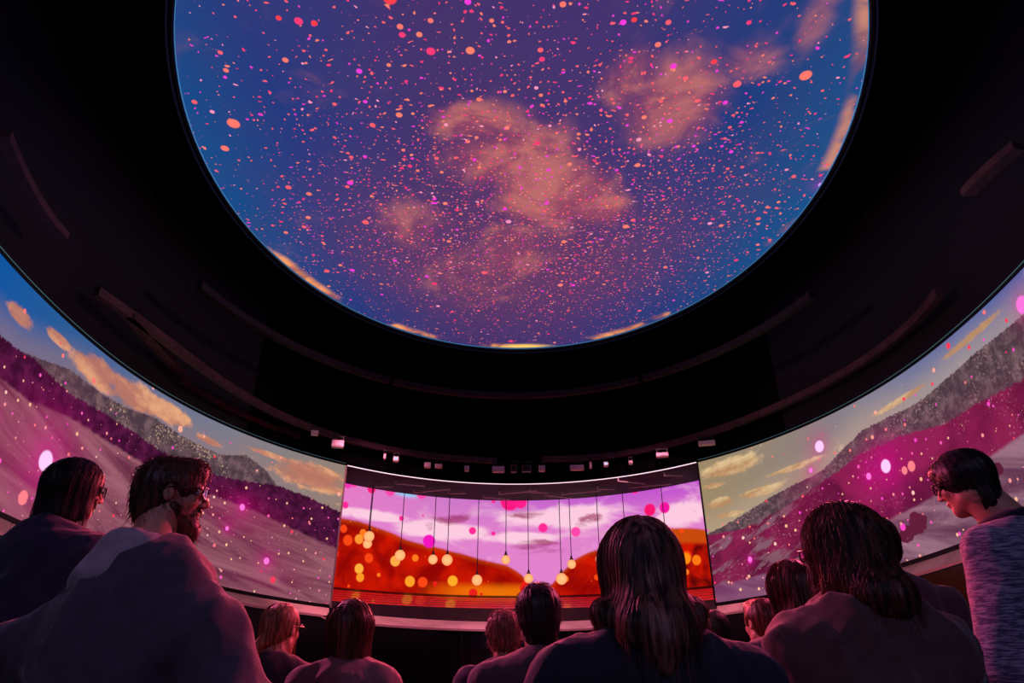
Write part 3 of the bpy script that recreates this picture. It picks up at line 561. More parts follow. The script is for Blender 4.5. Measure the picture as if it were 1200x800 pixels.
#PEOPLE
# ------------------------------------------------------------------ bodies: smooth fields turned into one continuous surface
def dot(a, b): return (a * b).sum(-1)
def f_ell(c, r):
    c = np.array(c, float); r = np.array(r, float)
    def f(p):
        q = (p - c) / r; k0 = np.sqrt(dot(q, q)); k1 = np.sqrt(dot(q / r, q / r)) + 1e-9; return k0 * (k0 - 1) / k1
    return f, c, float(r.max())
def f_cone(a, b, ra, rb):
    a = np.array(a, float); b = np.array(b, float); ba = b - a; L = max(float(ba @ ba), 1e-9)
    def f(p):
        t = np.clip((p - a) @ ba / L, 0, 1); q = p - a - t[..., None] * ba; return np.sqrt(dot(q, q)) - (ra + (rb - ra) * t)
    return f, (a + b) / 2, float(math.sqrt(L) / 2 + max(ra, rb))
class Field:
    def __init__(s): s.ops = []
    def add(s, prim, k=.02, fr=None, op='u'):
        f, c, r = prim
        if fr is not None:
            o, M = fr; c = M @ c + o; g = f; f = lambda p, g=g, o=o, M=M: g((p - o) @ M)
        s.ops.append((f, np.array(c), r, k, op)); return s
    def _c(s, v, d, k, op):
        if op == 'u': h = np.maximum(k - np.abs(v - d), 0) / k; return np.minimum(v, d) - h * h * k / 4
        if op == 'd': d = -d
        h = np.maximum(k - np.abs(v - d), 0) / k; return np.maximum(v, d) + h * h * k / 4
    def __call__(s, p):
        v = np.full(p.shape[:-1], .5)
        for f, c, r, k, op in s.ops:
            if f is None: v = v + k(p)
            else: v = s._c(v, f(p), k, op)
        return v
    def disp(s, g): s.ops.append((None, None, 0, g, 'x')); return s
    def grad(s, p, e=.003):
        g = np.stack([s(p + np.array(d)) - s(p - np.array(d)) for d in ((e, 0, 0), (0, e, 0), (0, 0, e))], -1)
        return g / (np.linalg.norm(g, axis=-1, keepdims=True) + 1e-9)
    def mesh(s, h=.01, fine=None, zmin=-1, pad=.03):
        us = [o for o in s.ops if o[4] == 'u']
        lo = np.min([o[1] - o[2] for o in us], 0) - pad; hi = np.max([o[1] + o[2] for o in us], 0) + pad
        ax = []
        for i in range(3):
            x = [lo[i]]
            while x[-1] < hi[i]:
                st = h
                for c, r, fh in fine or ():
                    if abs(x[-1] - c[i]) < r: st = min(st, fh)
                x.append(x[-1] + st)
            ax.append(np.array(x))
        n = [len(a) for a in ax]; v = np.full(n, .3, np.float32)
        for f, c, r, k, op in s.ops:
            if f is None:
                m = np.abs(v) < .05; idx = np.nonzero(m); p = np.stack([ax[i][idx[i]] for i in range(3)], -1); v[idx] += k(p).astype(np.float32); continue
            R = r + k + .05; sl = []
            for i in range(3):
                a = np.searchsorted(ax[i], c[i] - R); b = np.searchsorted(ax[i], c[i] + R); sl.append(slice(a, b))
            if min(q.stop - q.start for q in sl) < 1: continue
            sl = tuple(sl); X = np.stack(np.meshgrid(*[ax[i][sl[i]] for i in range(3)], indexing='ij'), -1)
            v[sl] = s._c(v[sl], f(X), k, op)
        return nets(v, ax)
def nets(v, ax):
    ins = v < 0; nx, ny, nz = v.shape
    c = [ins[a:nx - 1 + a, b:ny - 1 + b, d:nz - 1 + d] for a in (0, 1) for b in (0, 1) for d in (0, 1)]
    cnt = sum(x.astype(np.int8) for x in c); act = (cnt > 0) & (cnt < 8)
    I = np.argwhere(act); vid = np.full(act.shape, -1, np.int32); vid[tuple(I.T)] = np.arange(len(I))
    off = [(a, b, d) for a in (0, 1) for b in (0, 1) for d in (0, 1)]
    val = np.stack([v[I[:, 0] + o[0], I[:, 1] + o[1], I[:, 2] + o[2]] for o in off], 1)
    pos = np.stack([np.stack([ax[k][I[:, k] + o[k]] for k in range(3)], -1) for o in off], 1)
    acc = np.zeros((len(I), 3)); w_ = np.zeros((len(I), 1))
    for i in range(8):
        for j in range(i + 1, 8):
            if sum(abs(off[i][k] - off[j][k]) for k in range(3)) != 1: continue
            a, b = val[:, i], val[:, j]; m = (a < 0) != (b < 0); t = np.where(m, a / np.where(m, a - b, 1), 0)
            acc += np.where(m[:, None], pos[:, i] + t[:, None] * (pos[:, j] - pos[:, i]), 0); w_ += m[:, None]
    V = acc / np.maximum(w_, 1); Q = []
    for k in range(3):
        d = [0, 0, 0]; d[k] = 1; e = [i for i in range(3) if i != k]
        A = ins[:nx - d[0], :ny - d[1], :nz - d[2]]; B = ins[d[0]:, d[1]:, d[2]:]
        J = np.argwhere(A != B); ok = (J[:, e[0]] > 0) & (J[:, e[1]] > 0)
        for i in e: ok &= J[:, i] < v.shape[i] - 1
        J = J[ok]; flip = A[tuple(J.T)] ^ (k == 1)
        def g(a, b):
            q = J.copy(); q[:, e[0]] -= a; q[:, e[1]] -= b; return vid[tuple(q.T)]
        q = np.stack([g(1, 1), g(0, 1), g(0, 0), g(1, 0)], 1); q[~flip] = q[~flip][:, ::-1]; Q.append(q)
    Q = np.concatenate(Q); Q = Q[(Q >= 0).all(1)]; return V, Q
def rot(yaw=0, pitch=0, roll=0):                      # yaw to the left +, pitch down +, roll
    return np.array(Matrix.Rotation(math.radians(yaw), 3, 'Z') @ Matrix.Rotation(math.radians(-pitch), 3, 'X') @ Matrix.Rotation(math.radians(roll), 3, 'Y'))
def strands(Fd, seeds, L, step, off, wave, rad, dirf, drag=1.0, pts=False):
    P = seeds.copy(); N = len(P); n = int(L.max() / step) if hasattr(L, 'max') else int(L / step); T = [P.copy()]; ph = rng.uniform(0, 6.28, N); am = rng.uniform(.3, 1, N) * wave
    for i in range(n):
        g = Fd.grad(P); d = dirf(P); t = d - g * dot(d, g)[:, None]
        hang = (g[:, 2] < -.35); t[hang] = d[hang]
        t /= np.linalg.norm(t, axis=1, keepdims=True) + 1e-9
        side = np.cross(g, t); t = t + side * (am * np.sin(ph + i * step * 34))[:, None]
        P = P + t * step
        f = Fd(P); o = off * np.minimum(1, (i + 1) / 3); c = (o - f) * drag; c[hang] = np.clip(c[hang], 0, .01); P = P + g * c[:, None]
        T.append(P.copy())
    T = np.stack(T, 1)
    K = T.shape[1]; ln = np.clip((L / step).astype(int), 2, K - 1) if hasattr(L, 'max') else np.full(N, K - 1)
    for i in range(K): T[:, i] = np.where((i > ln)[:, None], T[np.arange(N), ln] + 0, T[:, i])
    a = np.cross(Fd.grad(seeds), [0, 0, 1.0]); a /= np.linalg.norm(a, axis=1, keepdims=True) + 1e-9
    b = Fd.grad(seeds); tap = np.clip(1.05 - np.arange(K)[None] / ln[:, None], .12, 1) ** .5 * rad
    V = np.stack([T + (a * math.cos(q) + b * math.sin(q))[:, None] * tap[..., None] for q in (0, 2.09, 4.19)], 2).reshape(-1, 3)
    base = (np.arange(N) * K * 3)[:, None, None] + (np.arange(K - 1) * 3)[None, :, None] + np.arange(3)[None, None]
    nxt = (np.arange(N) * K * 3)[:, None, None] + (np.arange(K - 1) * 3)[None, :, None] + np.array([1, 2, 0])[None, None]
    keep = (np.arange(K - 1)[None] < ln[:, None])
    F = np.stack([base, nxt, nxt + 3, base + 3], -1)[keep].reshape(-1, 4)
    return V, F
def merge(a, b): return np.concatenate([a[0], b[0]]), np.concatenate([a[1], b[1] + len(a[0])])
def folds(amp, freq, seed, dirs=5):
    r = np.random.default_rng(seed); D = r.normal(size=(dirs, 3)); D /= np.linalg.norm(D, axis=1, keepdims=True); D[:, 2] *= .55; ph = r.uniform(0, 6, dirs); fr = freq * r.uniform(.6, 1.7, dirs)
    def g(p):
        wv = np.stack([np.sin(p[..., 1] * 9 + seed), np.sin(p[..., 2] * 7 + 1.3 * seed), np.sin(p[..., 0] * 8 + seed)], -1) * .06
        q = p + wv; return sum(amp / dirs * 2.2 * (np.abs(np.sin(q @ D[i] * fr[i] + ph[i])) - .6) for i in range(dirs))
    return g
def cloth(name, col, weave=500, vary=.18, rough=.85, sheen=.5, col2=None, stripes=False, nscale=30):
    s = NT(name); b = s.n('ShaderNodeBsdfPrincipled'); o = s.n('ShaderNodeTexCoord').outputs['Object']
    f = s.noise(o, nscale, 4); c = lin(col); c2 = lin(col2) if col2 else tuple(x * (1 - vary) for x in c)
    if stripes:
        x, y, z = s.sep(o); f = s.noise(s.comb(s.M('MULTIPLY', x, 30), s.M('MULTIPLY', y, 30), s.M('MULTIPLY', z, 260)), 1.0, 4, .7)
    base = s.mix(s.step(f, .42, .62), c2, c); s.put(b.inputs['Base Color'], base)
    b.inputs['Roughness'].default_value = rough; b.inputs['Sheen Weight'].default_value = sheen; b.inputs['Sheen Roughness'].default_value = .4; b.inputs['Specular IOR Level'].default_value = .25
    bp = s.n('ShaderNodeBump'); bp.inputs['Strength'].default_value = .5; bp.inputs['Distance'].default_value = .003
    s.put(bp.inputs['Height'], s.noise(o, weave, 3)); s.put(b.inputs['Normal'], bp.outputs[0]); s.t.links.new(b.outputs[0], s.out.inputs[0]); return s.m
def hairmat(name, col, col2, rough=.46):
    s = NT(name); b = s.n('ShaderNodeBsdfPrincipled'); o = s.n('ShaderNodeTexCoord').outputs['Object']; x, y, z = s.sep(o)
    f = s.noise(s.comb(s.M('MULTIPLY', x, 90), s.M('MULTIPLY', y, 90), s.M('MULTIPLY', z, 6)), 1.0, 4)
    s.put(b.inputs['Base Color'], s.mix(s.step(f, .4, .62), lin(col), lin(col2))); b.inputs['Roughness'].default_value = rough; b.inputs['Specular IOR Level'].default_value = .6
    tr_ = s.n('ShaderNodeBsdfTranslucent'); s.put(tr_.inputs[0], lin(col2)); ms = s.n('ShaderNodeMixShader'); ms.inputs[0].default_value = .35
    s.t.links.new(b.outputs[0], ms.inputs[1]); s.t.links.new(tr_.outputs[0], ms.inputs[2]); s.t.links.new(ms.outputs[0], s.out.inputs[0]); return s.m
m_skin = pbr('skin', (205, 150, 125), .5, spec=.45, vary=.12, nscale=14, bump=(240, .15)); m_eye = pbr('eye_white', (225, 220, 215), .2); m_iris = pbr('iris', (40, 28, 22), .15)
m_jean = cloth('dark_trousers', (30, 32, 44)); m_shoe = pbr('shoe_leather', (24, 20, 20), .4); m_gl = pbr('glasses_black', (9, 8, 10), .25, spec=.7); 
s_ = NT('lens_glass'); g_ = s_.n('ShaderNodeBsdfGlass'); g_.inputs['IOR'].default_value = 1.05; g_.inputs['Roughness'].default_value = 0; s_.t.links.new(g_.outputs[0], s_.out.inputs[0]); m_lensg = s_.m
H_DARK = hairmat('dark_hair', (20, 13, 14), (48, 30, 30)); H_BROWN = hairmat('brown_hair', (58, 34, 26), (120, 78, 56)); H_BLOND = hairmat('blond_hair', (110, 74, 52), (196, 146, 108)); H_GREY = hairmat('grey_hair', (92, 62, 54), (176, 128, 108)); H_RED = hairmat('auburn_hair', (58, 24, 18), (130, 62, 40)); H_LIGHT = hairmat('long_brown_hair', (50, 28, 28), (176, 116, 98))

def hand(F, wrist, elbow, palm_n, side, curl=.5):
    """palm, four unequal bent fingers and a side thumb, all in the same surface"""
    w_ = np.array(wrist, float); y = w_ - np.array(elbow, float); y /= np.linalg.norm(y); z = -np.array(palm_n, float); z -= y * (z @ y); z /= np.linalg.norm(z); x = np.cross(y, z)
    M = np.stack([x, y, z], 1); fr = (w_, M); sx = side
    F.add(f_ell((0, .048, 0), (.041, .055, .017)), .02, fr)
    F.add(f_cone((0, -.03, 0), (0, .03, 0), .026, .024), .02, fr)
    for i, (xx, ln, r) in enumerate(((.031, .068, .0092), (.0105, .077, .0095), (-.0105, .072, .009), (-.030, .058, .008))):
        a = np.array((xx * sx, .088 - abs(i - 1.2) * .004, .002)); ang = -.1
        for sl, k in ((.45, .9), (.31, 1.1), (.24, .8)):
            ang -= curl * k; b = a + ln * sl * np.array((.05 * (i - 1.5) * -sx * .3, math.cos(ang), math.sin(ang))); F.add(f_cone(a, b, r, r * .92), .006, fr); a = b; r *= .93
    a = np.array((.034 * sx, .02, -.004)); b = np.array((.058 * sx, .055, -.018)); c = np.array((.060 * sx, .085, -.026))
    F.add(f_cone(a, b, .0135, .0115), .012, fr); F.add(f_cone(b, c, .0112, .009), .006, fr)

def person(p):
    """p: dict(spec).  Faces local +Y; canonical height 1.75 m, scaled to reach the head height of the photograph"""
    g = p.get; lean = g('lean', .0); hd = g('headf', lean + .03)
    hw = at(*p['top'], p['Y']); sc = hw.z / 1.76; hs = g('e', .93) / sc
    HZ = 1.76 - (.114 + g('hairh', .014)) * hs; hr = rot(g('yaw', 0), g('pitch', 0), g('roll', 0)); ho = np.array((g('hx', 0.0), hd, HZ)); HF = (ho, hr * hs)   # head frame (hs = head size)
    Minv = hr / hs
    def hfr(prim):                                   # prims in head metres
        f, c, r = prim
        return (lambda q: f((q - ho) @ Minv) * hs), hr @ c * hs + ho, r * hs
    sh = g('shoulder', .185); zs = 1.415 + g('shz', 0) + (1.0 - hs) * .12; chest = np.array((0, lean * .55, 1.27)); bulk = g('bulk', 1.0)
    SHL = np.array((-sh, lean * .8 - .015, zs - .02)); SHR = SHL * (-1, 1, 1)
    arms = []
    for sgn, S_, key in ((-1, SHL, 'armL'), (1, SHR, 'armR')):
        e, w_, pn, cu = g(key) or ((.245, -.03, 1.12), (.235, .10, .89), (-1, 0, 0), .35)
        e = np.array((e[0] * sgn, e[1], e[2])); w_ = np.array((w_[0] * sgn, w_[1], w_[2])); pn = np.array((pn[0] * sgn, pn[1], pn[2])); arms.append((S_, e, w_, pn, cu, sgn))
    B = Field()
    # trunk and legs
    B.add(f_ell(chest + (0, 0, .03), (.155 * bulk, .105 * bulk, .19))).add(f_ell((0, lean * .3 + .005, 1.08), (.135 * bulk, .10 * bulk, .16)), .08).add(f_ell((0, 0, .94), (.16, .11, .12)), .08)
    nb = np.array((0, lean * .8 - .02, zs + .02)); B.add(f_cone(nb, SHL, .055, .05), .05).add(f_cone(nb, SHR, .055, .05), .05)
    nk = ho + hr @ np.array((0, -.025, -.055)) * hs; B.add(f_cone(nb + (0, 0, .0), nk, .062, .053), .03)
    feet = []
    for sg in (-1, 1):
        hip = np.array((.088 * sg, 0, .90)); kn = np.array((.10 * sg, .02, .50)); an = np.array((.105 * sg, -.02, .09)); toe = np.array((.13 * sg, .15, .035)); feet.append((an, toe))
        B.add(f_cone(hip, kn, .082, .054), .05).add(f_cone(kn, an, .055, .036), .03).add(f_cone(an + (0, -.01, -.04), toe, .036, .028), .03)
    for S_, e, w_, pn, cu, sg in arms:
        B.add(f_cone(S_, e, .048, .038), .04).add(f_cone(e, w_, .038, .025), .02); hand(B, w_, e, pn, sg, cu)
    # head
    HP = [(f_ell((0, -.014, .028), (.075, .094, .086)), .02, 'u'), (f_ell((0, .03, -.035), (.058, .058, .072)), .03, 'u'), (f_ell((0, .062, -.092), (.026, .024, .022)), .025, 'u'),
          (f_cone((-.05, .005, -.062), (0, .062, -.096), .02, .018), .02, 'u'), (f_cone((.05, .005, -.062), (0, .062, -.096), .02, .018), .02, 'u'), (f_ell((0, .072, .032), (.05, .02, .014)), .02, 'u'),
          (f_ell((-.036, .062, -.022), (.022, .022, .02)), .02, 'u'), (f_ell((.036, .062, -.022), (.022, .022, .02)), .02, 'u'),
          (f_ell((-.032, .098, .010), (.017, .02, .012)), .012, 'd'), (f_ell((.032, .098, .010), (.017, .02, .012)), .012, 'd'),
          (f_cone((0, .088, .022), (0, .113, -.024), .008, .0115), .012, 'u'), (f_ell((-.012, .1, -.03), (.009, .011, .008)), .008, 'u'), (f_ell((.012, .1, -.03), (.009, .011, .008)), .008, 'u'),
          (f_ell((0, .090, -.056), (.023, .0105, .0065)), .008, 'u'), (f_ell((0, .088, -.067), (.019, .010, .007)), .008, 'u'), (f_ell((0, .1, -.0615), (.02, .012, .0016)), .004, 'd')]
    for sg in (-1, 1): HP += [(f_ell((.079 * sg, -.004, -.002), (.009, .018, .031)), .008, 'u'), (f_ell((.089 * sg, .002, -.002), (.007, .010, .019)), .006, 'd')]
    for pr, k, op in HP:
        f, c, r = hfr(pr); B.ops.append((f, c, r, k * hs, op))
    near = g('near', False); fine = [(ho, .135, .0048 if near else .008)] + [(a[2] + (a[2] - a[1]) / np.linalg.norm(a[2] - a[1]) * .08, .11, .0065 if near else .0085) for a in arms]
    ztop = (ho + hr @ np.array((0, -.014, .114 + g('hairh', .014))) * hs)[2]
    R = Matrix.Rotation(math.radians(g('body', 0)), 2); hx_ = R @ Vector((ho[0], ho[1])) * sc
    root = thing('person', p['label'], 'person', (hw.x - hx_.x, hw.y - hx_.y, 0), math.radians(g('body', 0)), 'people watching the show')
    def emit_(name, VF, mat, parent=root, smooth=True): return mesh_obj(name, VF[0] * sc, VF[1], mat, parent, smooth)
    emit_('body', B.mesh(.013, fine), m_skin)
    for sg in (-1, 1):
        c = ho + hr @ np.array((.032 * sg, .079, .009)) * hs
        V, F = join([ball(c, .0125 * hs, 12, 8)]); ey = emit_('eye', (np.array([tuple(v) for v in V]), F), m_eye)
        c2 = ho + hr @ np.array((.032 * sg, .0872, .009)) * hs; V, F = join([ball(c2, .006 * hs, 8, 6)]); emit_('iris', (np.array([tuple(v) for v in V]), F), m_iris, ey)
    # trousers and shoes
    T = Field()
    T.add(f_ell((0, 0, .95), (.178 * bulk, .13 * bulk, .125)))
    for sg in (-1, 1):
        T.add(f_cone((.088 * sg, 0, .9), (.10 * sg, .02, .5), .098, .072), .04).add(f_cone((.10 * sg, .02, .5), (.105 * sg, -.01, .08), .072, .062), .04)
    T.disp(folds(.005, 40, 3)); emit_('trousers', T.mesh(.018), g('legs', m_jean))
    for an, toe in feet:
        Sx = Field().add(f_ell(an + (0, .0, -.045), (.045, .06, .05))).add(f_cone(an + (0, .03, -.05), toe + (0, .01, .008), .04, .036), .04); Sx.add(f_ell((0, 0, -.5), (5, 5, .505)), .004, None, 'd'); Sx.ops[-1] = (Sx.ops[-1][0], an, .3, .004, 'd'); emit_('shoe', Sx.mesh(.012), m_shoe)
    # upper garment
    th = g('thick', .022); Tp = Field(); hem = g('hem', .80)
    Tp.add(f_ell(chest + (0, -.005, .02), (.165 * bulk + th, .115 * bulk + th, .205 + th)))
    Tp.add(f_cone((0, lean * .3, 1.12), (0, 0, hem + .08), .15 * bulk + th, .165 * bulk + th), .08)
    Tp.ops[-1] = (lambda q, f=f_ell((0, lean * .2, (1.2 + hem) / 2), (.165 * bulk + th + g('flare', 0), .125 * bulk + th + g('flare', 0) * .5, (1.2 - hem) / 2 + .18))[0]: f(q), np.array((0, lean * .2, (1.2 + hem) / 2)), .5, .08, 'u')
    sl = g('sleeve', .022)
    for S_, e, w_, pn, cu, sg in arms:
        Tp.add(f_cone(nb + (0, 0, .0), S_ + (0, 0, .002), .062 + th, .048 + sl), .07)
        Tp.add(f_cone(S_, e, .05 + sl, .042 + sl), .05)
        we = w_ + (e - w_) * .06; Tp.add(f_cone(e, we, .042 + sl, .028 + sl * .8), .03)
    for fx in g('extra', ()): Tp.add(*fx)
    Tp.add(f_ell(nb + (0, .05, .13), (.075, .085, .10)), .02, None, 'd')
    zc = hem; hemf = (lambda q, z0=zc: z0 - q[..., 2]); Tp.ops.append((lambda q, z0=zc: q[..., 2] - z0, np.array((0, 0, zc - .2)), .6, .012, 'd'))
    Tp.disp(folds(g('fold', .012), g('ffreq', 22), g('seed', 1))); Tp.disp(folds(g('fold', .012) * .35, g('ffreq', 22) * 2.4, g('seed', 1) + 9))
    tm = g('topmat'); VF = Tp.mesh(.0095 if near else .014); top = emit_(g('topname', 'coat'), VF, tm)
    # collar
    if g('collar'):
        ck = g('collar'); Cf = Field(); N = 26; nbc = nb + (nk - nb) * np.array((ck.get('f', 0),) * 2 + (0,)); rr, hgt, tk, slope = ck['r'], ck['h'], ck['t'], ck.get('slope', .3)
        pts = []
        for i in range(N):
            a = 2 * math.pi * i / N; bx, by = math.sin(a) * rr, -math.cos(a) * rr * .92; pts.append(nbc + np.array((bx, by - .005, hgt + slope * (-by) + ck.get('dz', 0))))
        for i in range(N):
            if ck.get('open') and i in (N // 2 - 1, N // 2): continue
            a_, b_ = pts[i], pts[(i + 1) % N]; Cf.add(f_cone(a_, b_, tk, tk), .02)
            out = np.array((a_[0] - nbc[0], a_[1] - nbc[1], 0)); out /= np.linalg.norm(out); Cf.add(f_cone(a_, a_ + out * ck.get('flap', .02) + (0, 0, -ck.get('drop', .05)), tk, tk * 1.1), .02)
        Cf.disp(folds(.005, 50, g('seed', 1) + 4)); emit_(ck.get('name', 'collar'), Cf.mesh(.007 if near else .010), ck.get('mat', tm))
    # hair
    hk = g('hair'); hm = g('hairmat', H_DARK); vol = g('vol', .014)
    Hf = Field(); 
    def hadd(pr, k=.02, op='u'):
        f, c, r = hfr(pr); Hf.ops.append((f, c, r, k * hs, op))
    hadd(f_ell((0, -.016, .030), (.077 + vol, .097 + vol, .088 + vol)))
    def snap(q_, m=-.008):                             # a lock's point, kept outside the garment
        P = (hr @ np.array(q_, float) * hs + ho)[None]
        for _ in range(26):                           # slide it backwards, out over the back of the garment
            if Tp(P)[0] > m: break
            P = P - np.array((0, .007, 0))
        return P[0]
    if hk in ('short', 'crop', 'curly'):
        hadd(f_ell((0, -.055, -.035), (.064 + vol * .6, .052 + vol * .6, .062)), .03)
        if g('nape'): hadd(f_ell((0, -.052, -.075), (.054, .042, .055)), .03)
        if hk == 'short': hadd(f_ell((0, .055, .085), (.055, .045, .03 + vol)), .03)
    elif hk == 'pixie':
        hadd(f_ell((0, -.05, -.062), (.058 + vol * .6, .048 + vol * .6, .088)), .03); hadd(f_ell((0, -.05, -.11), (.05, .04, .045)), .03); hadd(f_ell((0, .055, .07), (.06, .05, .035)), .03)
        for sx in (-1, 1): hadd(f_cone((.068 * sx, -.01, .03), (.072 * sx, .005, -.015), .024, .016), .03)
    elif hk == 'bob':
        for sx in (-1, 1):
            hadd(f_cone((.054 * sx, .01, .03), (.066 * sx, .03, -.11), .032, .022), .03); hadd(f_cone((.042 * sx, -.06, .03), (.052 * sx, -.06, -g('len', .13)), .044, .034), .04)
        hadd(f_cone((0, -.08, .03), (0, -.085, -g('len', .13)), .05, .045), .04)
        for sx in (-1, 1): hadd(f_cone((.056 * sx, -.02, .03), (.062 * sx, -.015, -g('len', .13)), .034, .026), .03)
    elif hk == 'long':
        ln = g('len', .38); sp = g('spread', .03)
        for sx in (-1, -.5, 0, .5, 1):
            y0 = -.07 + .06 * abs(sx) ** 2; ex = (.066 + sp) * sx + g('shift', 0); ez = -ln + .12 * abs(sx)
            pts = [snap(q_, -.008) for q_ in ((.052 * sx, y0, .03), (.062 * sx, y0 - .02, -.12), (.06 * sx + (ex - .06 * sx) * .55, y0 - .05, -.12 + (ez + .12) * .5), (ex, -g('back', .15) + .05 * abs(sx), ez))]
            for a_, b_, r1_, r2_ in zip(pts[:-1], pts[1:], (.038 - .006 * abs(sx), .036, .032), (.035, .030, .016)): Hf.add(f_cone(a_, b_, r1_ * hs, r2_ * hs), .04 * hs)
        hadd(f_ell((0, -.055, -.10), (.07, .05, .06)), .04)
    elif hk == 'tail':
        hadd(f_ell((0, -.06, -.03), (.06, .055, .06)), .03)
    if hk == 'tail':
        for a_, b_, r1_, r2_ in g('tail'): Hf.add(f_cone(snap(a_, .006), snap(b_, .006), r1_ * hs, r2_ * hs), .02)
    fc = g('face', (0, .135, -.035)); hadd(f_ell(fc, (.082, .075, .105)), .015, 'd')
    if hk in ('short', 'crop', 'curly', 'tail'):
        for sx in (-1, 1): hadd(f_ell((.1 * sx, .018, -.025), (.04, .04, .05)), .012, 'd')
    Hv = Hf.mesh(.007 if near else .009)
    gr = g('ridge', .0022)
    if gr:
        q = (Hv[0] - ho) @ Minv; ang = np.arctan2(q[:, 0], -q[:, 1] + .02); Hv = (Hv[0] + Hf.grad(Hv[0]) * ((np.sin(ang * 23 + np.sin(q[:, 2] * 18) * 2) + np.sin(ang * 41 + q[:, 2] * 20)) * gr * .5)[:, None], Hv[1])
    V = Hv[0]; q = (V - ho) @ Minv; ns = g('ns', 260)
    if hk in ('long', 'bob', 'tail'):
        c = np.nonzero((q[:, 2] > .01) & (Hf.grad(V)[:, 2] > -.1))[0]; sd = V[rng.choice(c, ns)]
        part = g('part', 0.0)
        def dirf(P):
            qq = (P - ho) @ Minv; d = np.zeros_like(P); d[:, 2] = -1; tp = np.clip((qq[:, 2] - .02) / .08, 0, 1)
            o = (hr @ np.stack([np.sign(qq[:, 0] - part) * 1.0, -np.full(len(P), .5 if hk != 'tail' else 2.0), np.zeros(len(P))])).T
            return d + o * tp[:, None] * 1.3
        Ls = rng.uniform(.6, 1.0, ns) * (g('len', .2) + .13 if hk != 'tail' else .22)
        st_ = strands(Hf, sd, Ls, .016, rng.uniform(-.001, .0045, ns), g('wave', .25), g('srad', .0011), dirf)
        if hk == 'tail':
            a_ = hfr(f_cone(*g('tail')[0]))[1]
    else:
        c = np.nonzero(q[:, 2] > -.09)[0]; ns = g('ns', 300); sd = V[rng.choice(c, ns)]; m = g('messy', .5); J = rng.normal(size=(ns, 3)) * m
        gg = Hf.grad(sd)
        def dirf(P): return (hr @ np.array((0, g('comb', -.5), -.35))) + J + gg * g('lift', .5)
        Ls = rng.uniform(.5, 1.1, ns) * g('slen', .035)
        st_ = strands(Hf, sd, Ls, .006, rng.uniform(.0, g('puff', .006), ns), .1, g('srad', .0009), dirf, .4)
    emit_('hair', merge(Hv, st_), hm)
    if g('beard'):
        Bf = Field()
        for pr, k in ((f_ell((0, .062, -.105), (.044, .042, .048)), .02), (f_cone((-.058, .018, -.045), (-.02, .068, -.10), .017, .026), .02), (f_cone((.058, .018, -.045), (.02, .068, -.10), .017, .026), .02), (f_cone((-.026, .082, -.066), (.026, .082, -.066), .006, .006), .01), (f_cone((-.022, .096, -.043), (.022, .096, -.043), .0065, .0065), .006), (f_ell((0, .07, -.125), (.034, .032, .030)), .02)):
            f, c, r = hfr(pr); Bf.ops.append((f, c, r, k, 'u'))
        f, c, r = hfr(f_ell((0, .099, -.0605), (.018, .014, .006))); Bf.ops.append((f, c, r, .004, 'd'))
        bv = Bf.mesh(.0055); c = rng.choice(len(bv[0]), 500); J = rng.normal(size=(500, 3)) * .35; g2 = Bf.grad(bv[0][c])
        bs = strands(Bf, bv[0][c], rng.uniform(.01, .028, 500), .004, rng.uniform(0, .006, 500), .1, .0008, lambda P: (hr @ np.array((0, .3, -1.0))) + J + g2 * .3, .5); emit_('beard', merge(bv, bs), g('beard'))
    if g('glasses'):
        def hp(a): return ho + hr @ np.array(a) * hs
        ps = []; lens = []
        for sx in (-1, 1):
            rim = []
            for k in range(20):
                a = 2 * math.pi * k / 20; cx_, cz_ = math.cos(a), math.sin(a); rx, rz = .026, .019
                rx_ = rx * math.copysign(abs(cx_) ** .7, cx_); rz_ = rz * math.copysign(abs(cz_) ** .7, cz_); xx = .034 * sx + rx_; rim.append(hp((xx, .112 - abs(xx) ** 2 * 4.2, .008 + rz_)))
            ps.append(tube(rim, .0022, 6, True)); lens.append(([hp((.034 * sx, .112 - .0048, .008))] + rim, [[0, 1 + k, 1 + (k + 1) % 20] for k in range(20)]))
            ps.append(tube([hp((.06 * sx, .097, .016)), hp((.074 * sx, .085, .016)), hp((.082 * sx, .03, .014)), hp((.084 * sx, -.005, .012)), hp((.082 * sx, -.03, -.006))], .0025, 6))
        ps.append(tube([hp((-.009, .1125, .014)), hp((0, .115, .018)), hp((.009, .1125, .014))], .0022, 6))
        V, F = join(ps); gl = mesh_obj('glasses', [Vector(v) * sc for v in V], F, m_gl, root, True)
        for V, F in lens: V, F = join([(V, F)]); mesh_obj('lens', [Vector(v) * sc for v in V], F, m_lensg, gl)
    for nm, pts, r_, mt in g('lines', ()):
        P = []
        for a_, b_ in zip(pts[:-1], pts[1:]):
            for k in range(8): P.append(np.array(a_) + (np.array(b_) - np.array(a_)) * k / 8)
        P.append(np.array(pts[-1])); P = np.array(P, float)
        for _ in range(12): P = P - Tp.grad(P, .006) * (Tp(P) - r_ * .6)[:, None]
        V, F = tube([tuple(x) for x in P], r_, 6); mesh_obj(nm, [Vector(v) * sc for v in V], F, mt, root, True)
    return root

